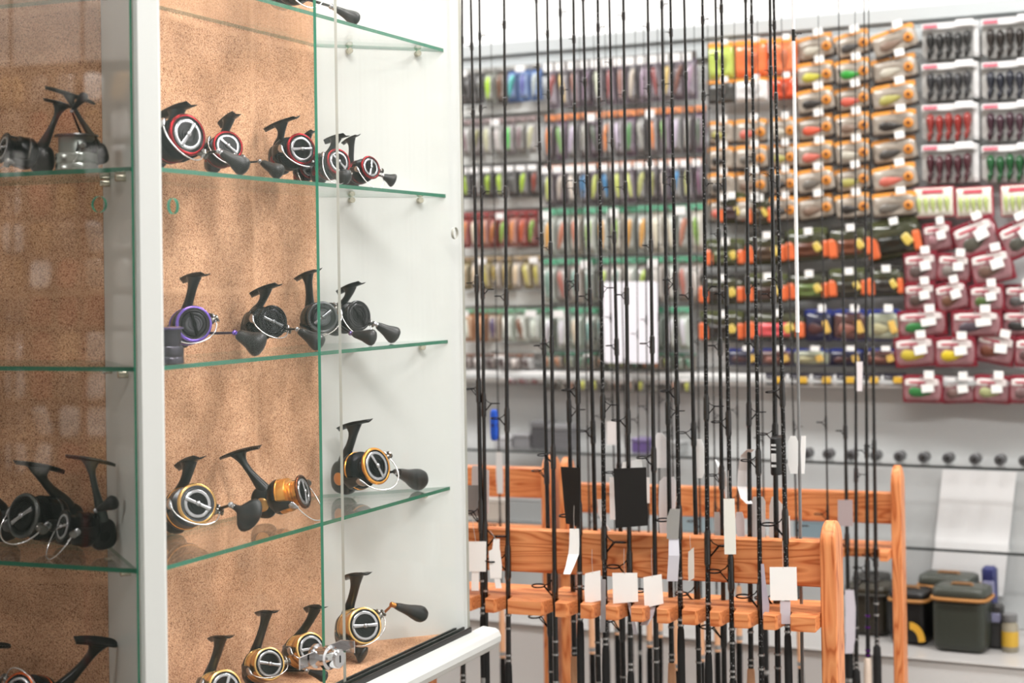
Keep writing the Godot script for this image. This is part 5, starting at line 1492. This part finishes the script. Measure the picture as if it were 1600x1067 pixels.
	var rb := [[1446, 350, 1488, 391, 0.12, film2, "top row, leftmost and pale"], [1494, 346, 1560, 398, 0.36, Color(0.25, 0.24, 0.20), "top row, tilted to the left"], [1566, 346, 1628, 396, 0.42, Color(0.24, 0.24, 0.21), "top row, at the right edge"],
		[1416, 396, 1466, 440, 0.08, Color(0.30, 0.25, 0.24), "second row, leftmost"], [1467, 398, 1517, 438, -0.08, Color(0.45, 0.42, 0.40), "second row, middle"], [1520, 393, 1582, 440, 0.2, Color(0.36, 0.26, 0.22), "second row, with a dark lower edge"],
		[1416, 443, 1464, 484, 0.06, Color(0.26, 0.20, 0.18), "third row, leftmost"], [1465, 442, 1513, 484, 0.2, Color(0.36, 0.22, 0.15), "third row, second from the left"], [1518, 446, 1568, 485, 0.05, Color(0.24, 0.34, 0.14), "third row, with a green lure"], [1572, 446, 1622, 485, 0.0, Color(0.28, 0.28, 0.28), "third row, at the right edge"],
		[1406, 486, 1478, 524, 0.06, Color(0.10, 0.40, 0.16), "fourth row, with a bright green lure"], [1490, 486, 1564, 524, 0.02, Color(0.22, 0.18, 0.22), "fourth row, with a dark lure"], [1568, 486, 1630, 524, 0.0, Color(0.12, 0.12, 0.12), "fourth row, at the right edge"],
		[1401, 527, 1462, 571, 0.08, Color(0.74, 0.66, 0.18), "bottom row above the ledge, with a pale yellow lure"], [1464, 528, 1524, 571, 0.02, Color(0.80, 0.70, 0.10), "bottom row above the ledge, with a bright yellow lure"], [1526, 522, 1586, 566, -0.2, Color(0.36, 0.17, 0.11), "bottom row above the ledge, slipping to the right"], [1588, 528, 1640, 571, 0.0, Color(0.3, 0.2, 0.2), "bottom row above the ledge, at the right edge"],
		[1414, 588, 1472, 627, 0.0, Color(0.12, 0.42, 0.18), "hanging below the ledge, with a green lure"], [1474, 590, 1524, 628, 0.05, Color(0.42, 0.32, 0.30), "hanging below the ledge, second from the left"], [1525, 588, 1578, 628, -0.04, Color(0.60, 0.62, 0.42), "hanging below the ledge, third from the left"], [1580, 588, 1634, 628, 0.0, Color(0.4, 0.3, 0.3), "hanging below the ledge, at the right edge"]]
	for i in rb.size():
		var q: Array = rb[i]
		var hg := hung("lure_bag", "red-edged bag, %s" % q[6], "lure bag", "red-edged bags on the packet wall", [q[0], q[1], q[2], q[3]], 0.055 + 0.008 * (i % 3), q[4])
		bag(hg[0], hg[1] * 1.07, hg[2] * 1.07, film2, red, q[5], red, "sticker")
	# the white sheet of paper
	var hs := hung("paper_sheet", "plain white sheet of paper hung in front of the lure cards, behind the rods", "paper sheet", "", [943, 440, 1028, 567], 0.11, 0.0)
	put(hs[0], "sheet", "card", Color(0.92, 0.92, 0.96), Vector3(hs[1], hs[2], 0.0015), Vector3.ZERO, 0.6)

# ---------- the ledge and the glass case under the packets ----------
func lower_case():
	var basis := Basis(wr, Vector3.UP, wn)
	var o := Vector3(w0.x, 0, w0.z)
	var ledge := thing("wall_ledge", "long pale grey ledge running under the hanging packets", "ledge", o + Vector3(0, 1.262, 0) + wn * 0.0125, "", basis)
	var m := MB.new()
	m.box(Vector3(6.4, 0.026, 0.055), Vector3(-0.6, 0.013, 0.0275), 0.003)
	part(ledge, "shelf_board", m.done(), mat(Color(0.82, 0.82, 0.815), 0.45))
	m = MB.new()
	m.box(Vector3(6.4, 0.010, 0.006), Vector3(-0.6, 0.013, 0.058), 0.001)
	part(ledge, "edge_strip", m.done(), mat(Color(0.68, 0.69, 0.69), 0.3))
	var t := thing("low_case", "low grey cabinet with two thin glass shelves under the packet wall", "cabinet", o + wn * 0.001, "", basis)
	m = MB.new()
	m.box(Vector3(6.4, 0.765, 0.34), Vector3(-0.6, 0.3825, 0.17), 0.004)
	part(t, "base_cabinet", m.done(), mat(Color(0.78, 0.78, 0.775), 0.4))
	m = MB.new()
	m.box(Vector3(6.4, 0.004, 0.345), Vector3(-0.6, 0.767, 0.172), 0.001)
	part(t, "deck_sheet", m.done(), mat(Color(0.66, 0.65, 0.64), 0.3))
	m = MB.new()
	m.box(Vector3(6.4, 0.49, 0.006), Vector3(-0.6, 1.015, 0.006), 0.001)
	part(t, "back_sheet", m.done(), mat(Color(0.70, 0.71, 0.71), 0.35))
	var hs := []
	for k in 2:
		var y: float = [1.1120, 0.945][k]
		hs.append(y)
		m = MB.new()
		m.box(Vector3(6.4, 0.004, 0.125), Vector3(-0.6, -0.002, 0.07), 0.0005)
		var s := part(t, "glass_shelf", m.done(), glass_mat(), Transform3D(Basis(), Vector3(0, y, 0)))
		m = MB.new()
		m.box(Vector3(6.4, 0.0055, 0.003), Vector3(-0.6, -0.002, 0.134), 0.0008)
		part(s, "front_edge", m.done(), mat(Color(0.16, 0.18, 0.18), 0.3))
	# small round tins on the upper shelf
	var i := 0
	for x in [1262, 1295, 1331, 1369, 1406, 1444, 1482, 1524, 1563, 1601]:
		var p := hit(x, 700, o + wn * 0.085, wn)
		var tin := thing("round_tin", "small dark grey round tin on the upper glass shelf, %s from the left" % ordinal(i), "tin", Vector3(p.x, 1.112, p.z), "round tins on the upper glass shelf", basis)
		i += 1
		m = MB.new()
		m.lathe([Vector2(0, 0.012), Vector2(0.009, 0.012), Vector2(0.0112, 0.010), Vector2(0.0112, -0.012), Vector2(0, -0.012)], 24, Transform3D(Basis(), Vector3(0, 0.0113, 0)))
		part(tin, "drum", m.done(), mat(Color(0.30, 0.30, 0.305), 0.35, 0.3))
		m = MB.new()
		m.lathe([Vector2(0, 0.0135), Vector2(0.004, 0.0135), Vector2(0.005, 0.012)], 16, Transform3D(Basis(), Vector3(0, 0.0113, 0)))
		part(tin, "hub", m.done(), mat(Color(0.12, 0.12, 0.12), 0.4))
	# dark boxes at the left of the upper shelf
	var bx := [[800, 826, 676, 700, Color(0.45, 0.45, 0.46), "low grey box at the left of the upper shelf"], [828, 852, 656, 700, Color(0.28, 0.28, 0.29), "tall dark grey box standing on the upper shelf"], [854, 888, 660, 700, Color(0.38, 0.38, 0.39), "wide grey box right of the tall dark one"], [770, 797, 682, 700, Color(0.62, 0.62, 0.63), "flat pale box left of the grey ones"], [985, 1012, 680, 702, Color(0.34, 0.28, 0.46), "violet box behind the rods on the upper shelf"], [1030, 1062, 684, 703, Color(0.55, 0.56, 0.56), "grey tub behind the rods on the upper shelf"]]
	for q in bx:
		var pa := hit(q[0], q[3], o + wn * 0.1, wn)
		var pb := hit(q[1], q[3], o + wn * 0.1, wn)
		var h: float = (q[3] - q[2]) * 3.9 / F
		var b := thing("box", q[5], "box", Vector3((pa.x + pb.x) / 2, 1.112, (pa.z + pb.z) / 2), "boxes on the upper glass shelf", basis)
		var w := (pb - pa).length()
		m = MB.new()
		m.box(Vector3(w, h * 0.75, 0.055), Vector3(0, h * 0.375, -0.03), 0.003)
		part(b, "box_body", m.done(), mat(q[4], 0.3))
		m = MB.new()
		m.box(Vector3(w * 1.04, h * 0.25, 0.058), Vector3(0, h * 0.875, -0.03), 0.003)
		part(b, "lid", m.done(), mat(q[4].lightened(0.15), 0.3))
	# white blocks and clear boxes low behind the racks
	var lowb := [[795, 848, 800, 842, Color(0.55, 0.56, 0.56), "grey carton on the lower shelf at the left"], [735, 790, 806, 842, Color(0.66, 0.62, 0.58), "pale carton on the lower shelf beside the showcase"], [1062, 1100, 812, 846, Color(0.50, 0.56, 0.58), "blue-grey carton on the lower shelf behind the labels"], [1240, 1290, 818, 848, Color(0.45, 0.52, 0.55), "blue-grey carton on the lower shelf near the right post"]]
	for q in lowb:
		var pa := hit(q[0], q[3], o + wn * 0.1, wn)
		var pb := hit(q[1], q[3], o + wn * 0.1, wn)
		var h: float = (q[3] - q[2]) * 3.85 / F
		var b := thing("carton", q[5], "box", Vector3((pa.x + pb.x) / 2, 0.945, (pa.z + pb.z) / 2), "cartons on the lower glass shelf", basis)
		m = MB.new()
		m.box(Vector3((pb - pa).length(), h * 0.8, 0.06), Vector3(0, h * 0.4, -0.03), 0.002)
		part(b, "carton_body", m.done(), mat(q[4], 0.35))
		m = MB.new()
		m.box(Vector3((pb - pa).length() * 1.02, h * 0.2, 0.062), Vector3(0, h * 0.9, -0.03), 0.002)
		part(b, "lid", m.done(), mat(q[4].lightened(0.2), 0.35))
	# added pale ribs that stand in for a bright reflection in the glass
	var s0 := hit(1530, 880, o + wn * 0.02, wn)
	var sh := thing("reflection_panel", "pale ribbed plastic sheet standing slanted behind the glass shelves at the right", "reflection panel", Vector3(s0.x, 0.772, s0.z), "", basis)
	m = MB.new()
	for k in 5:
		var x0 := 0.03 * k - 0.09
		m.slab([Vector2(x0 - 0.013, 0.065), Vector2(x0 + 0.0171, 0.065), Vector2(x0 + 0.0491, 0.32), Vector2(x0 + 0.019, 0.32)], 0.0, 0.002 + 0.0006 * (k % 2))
	part(sh, "ribbed_reflection", m.done(), mat(Color(0.86, 0.86, 0.86), 0.3))
	# tackle bags on the deck
	var deck := 0.769
	var green := Color(0.17, 0.185, 0.155)
	var gold := Color(0.62, 0.42, 0.20)
	tackle_bag("dark green tackle bag with orange piping, in front of the others", [1462, 1548, 975, 911], 0.235, green, gold, deck, basis, o)
	tackle_bag("dark green tackle bag behind, its orange-piped lid showing above the front one", [1441, 1528, 970, 893], 0.125, green, gold, deck, basis, o)
	var bb := tackle_bag("black tackle bag with a yellow crescent, partly behind the farther rack's post", [1396, 1456, 974, 916], 0.20, Color(0.035, 0.035, 0.035), gold, deck, basis, o)
	m = MB.new()
	var cres := []
	for k in 13: cres.append(Vector2(0.030 * sin(PI * 0.5 * k / 12.0), 0.036 * cos(PI * 0.5 * k / 12.0)))
	for k in 13: cres.append(Vector2(0.017 * sin(PI * 0.5 * (12 - k) / 12.0), -0.002 + 0.024 * cos(PI * 0.5 * (12 - k) / 12.0)))
	m.slab(cres, 0.0, 0.002, Transform3D(Basis(), Vector3(0.008, 0.012, 0.052)))
	part(bb, "yellow_crescent", m.done(), mat(Color(0.82, 0.62, 0.20), 0.4))
	tackle_bag("olive green soft bag on the deck between the two racks' posts", [1326, 1394, 968, 908], 0.15, Color(0.13, 0.11, 0.06), Color(0.13, 0.11, 0.06), deck, basis, o)
	tackle_bag("dark bag with a rounded top behind the olive one", [1338, 1388, 960, 894], 0.09, Color(0.07, 0.06, 0.04), Color(0.07, 0.06, 0.04), deck, basis, o)
	var small := [[1536, 1558, 926, 884, 0.10, Color(0.20, 0.22, 0.40), "blue packet standing behind the dark green bags", "packet"], [1566, 1590, 985, 930, 0.22, Color(0.55, 0.52, 0.45), "small jar with a yellow label at the right edge of the deck", "jar"], [1534, 1568, 982, 916, 0.2, Color(0.2, 0.2, 0.2), "small black pouch right of the front green bag", "pouch"]]
	for q in small:
		var p := hit((q[0] + q[1]) / 2.0, q[2], o + wn * q[4], wn)
		var w: float = (q[1] - q[0]) * 3.55 / F
		var h: float = (q[2] - q[3]) * 3.55 / F
		if q[7] == "packet":
			p.y = deck
			h = hit(1547, q[3], o + wn * q[4], wn).y - deck
		else: p.y = deck
		var b := thing("small_" + q[7], q[6], q[7], p, "", basis)
		m = MB.new()
		if q[7] == "jar": m.lathe([Vector2(0, 0), Vector2(w * 0.45, 0), Vector2(w * 0.5, h * 0.05), Vector2(w * 0.5, h * 0.7), Vector2(w * 0.4, h * 0.78), Vector2(w * 0.4, h * 0.82)], 24, Transform3D(Basis(Vector3.RIGHT, -PI / 2), Vector3.ZERO))
		else: m.box(Vector3(w, h, 0.025), Vector3(0, h / 2, 0), 0.006)
		part(b, "body", m.done(), mat(q[5], 0.3))
		m = MB.new()
		if q[7] == "jar": m.lathe([Vector2(w * 0.44, h * 0.8), Vector2(w * 0.46, h * 0.82), Vector2(w * 0.46, h * 0.98), Vector2(w * 0.4, h), Vector2(0, h)], 24, Transform3D(Basis(Vector3.RIGHT, -PI / 2), Vector3.ZERO))
		else: m.box(Vector3(w * 0.8, h * 0.2, 0.004), Vector3(0, h * 0.7, 0.0135), 0.001)
		part(b, "lid" if q[7] == "jar" else "printed_band", m.done(), mat(Color(0.42, 0.42, 0.42) if q[7] == "jar" else Color(0.5, 0.5, 0.6), 0.35))
		if q[7] == "jar":
			m = MB.new()
			m.lathe([Vector2(w * 0.506, h * 0.15), Vector2(w * 0.51, h * 0.2), Vector2(w * 0.51, h * 0.5), Vector2(w * 0.506, h * 0.55)], 24, Transform3D(Basis(Vector3.RIGHT, -PI / 2), Vector3.ZERO))
			part(b, "yellow_label", m.done(), mat(Color(0.75, 0.6, 0.2), 0.4))

func tackle_bag(label: String, r: Array, off: float, c: Color, piping: Color, deck: float, basis: Basis, o: Vector3) -> Node3D:
	var pa := hit(r[0], r[2], o + wn * off, wn)
	var pb := hit(r[1], r[2], o + wn * off, wn)
	var w := (pb - pa).length()
	var top := hit((r[0] + r[1]) / 2.0, r[3], o + wn * off, wn).y
	var h := top - deck
	var dp := 0.085
	var t := thing("tackle_bag", label, "tackle bag", Vector3((pa.x + pb.x) / 2, deck, (pa.z + pb.z) / 2), "tackle bags on the deck", basis)
	var m := MB.new()
	m.blob(Vector3(w / 2 * 0.96, h * 0.42, dp / 2), Transform3D(Basis(), Vector3(0, h * 0.42, 0)), 0.3, 28, 12)
	part(t, "bag_body", m.done(), mat(c, 0.45))
	m = MB.new()
	m.blob(Vector3(w / 2, h * 0.10, dp / 2 * 1.06), Transform3D(Basis(), Vector3(0, h * 0.88, 0)), 0.4, 28, 8)
	part(t, "lid", m.done(), mat(c.lightened(0.05), 0.4))
	m = MB.new()
	var pts := []
	for i in 41:
		var a := TAU * i / 40.0
		pts.append(Vector3(w / 2 * 1.01 * signf(cos(a)) * pow(absf(cos(a)), 0.4), h * 0.80, dp / 2 * 1.08 * signf(sin(a)) * pow(absf(sin(a)), 0.4)))
	m.tube(pts, [0.0036], 8, Vector3.UP, false)
	part(t, "piping", m.done(), mat(piping, 0.5))
	m = MB.new()
	pts = [Vector3(-w * 0.2, h * 0.96, 0.0), Vector3(-w * 0.16, h * 0.995, 0), Vector3(w * 0.16, h * 0.995, 0), Vector3(w * 0.2, h * 0.96, 0)]
	m.tube(pts, [Vector2(0.008, 0.003)], 8, Vector3.UP)
	part(t, "handle", m.done(), mat(piping.darkened(0.3), 0.5))
	return t

# ---------- what the left glass door mirrors: the packets across the shop ----------
func mirrored_wall():
	var turn := Basis(-wr, Vector3.UP, -wn)
	var t := thing("packet_display", "packet display on the opposite wall, reflected in the left glass door", "packet display", room_at(-1.85, 0, 5.44), "", turn)
	var m := MB.new()
	var cols := [Color(0.55, 0.50, 0.46), Color(0.92, 0.91, 0.9), Color(0.6, 0.22, 0.18), Color(0.95, 0.94, 0.93), Color(0.30, 0.30, 0.32), Color(0.65, 0.5, 0.3), Color(0.9, 0.9, 0.9)]
	var parts := []
	for c in cols: parts.append(MB.new())
	for i in 16:
		for j in 11:
			var k := rng.randi_range(0, cols.size() - 1)
			var mb: MB = parts[k]
			mb.blob(Vector3(0.036, 0.05, 0.012), Transform3D(Basis(Vector3(0, 0, 1), rng.randf_range(-0.12, 0.12)) * Basis(Vector3.UP, rng.randf_range(-0.4, 0.4)) * Basis(Vector3.RIGHT, rng.randf_range(-0.3, 0.3)), Vector3(-0.75 + 0.1 * i, 0.95 + 0.118 * j, 0.03)), 0.5, 12, 8)
	for k in cols.size():
		stuff(part(t, "hanging_packets", parts[k].done(), mat(cols[k], 0.04, 0.95 if k == 6 else 0.0)))
	m.box(Vector3(2.2, 2.2, 0.01), Vector3(0, 1.12, 0.005), 0.002)
	part(t, "display_panel", m.done(), mat(Color(0.10, 0.07, 0.06), 0.4))
	var rr := [[-0.34, Color(0.45, 0.03, 0.03), "dark red"], [-0.12, Color(0.06, 0.03, 0.02), "black, nearest the red one,"], [0.12, Color(0.05, 0.03, 0.02), "black, second from the red one,"], [0.33, Color(0.05, 0.04, 0.03), "black, farthest from the red one,"]]
	for q in rr:
		var at := room_at(-1.78 - q[0], 0, 4.6)
		var p := thing("fishing_rod", "%s rod across the shop, reflected in the left glass door" % q[2], "fishing rod", at, "rods reflected in the left glass door")
		m = MB.new()
		m.tube([Vector3.ZERO, Vector3(0, 1.0, 0), Vector3(0.01, 2.4, 0)], [0.009, 0.008, 0.003], 10, Vector3.RIGHT)
		part(p, "blank", m.done(), mat(q[1], 0.3))
		m = MB.new()
		m.tube([Vector3.ZERO, Vector3(0, 0.5, 0)], [0.014, 0.013], 12, Vector3.RIGHT)
		part(p, "grip", m.done(), mat(Color(0.04, 0.04, 0.04), 0.7))
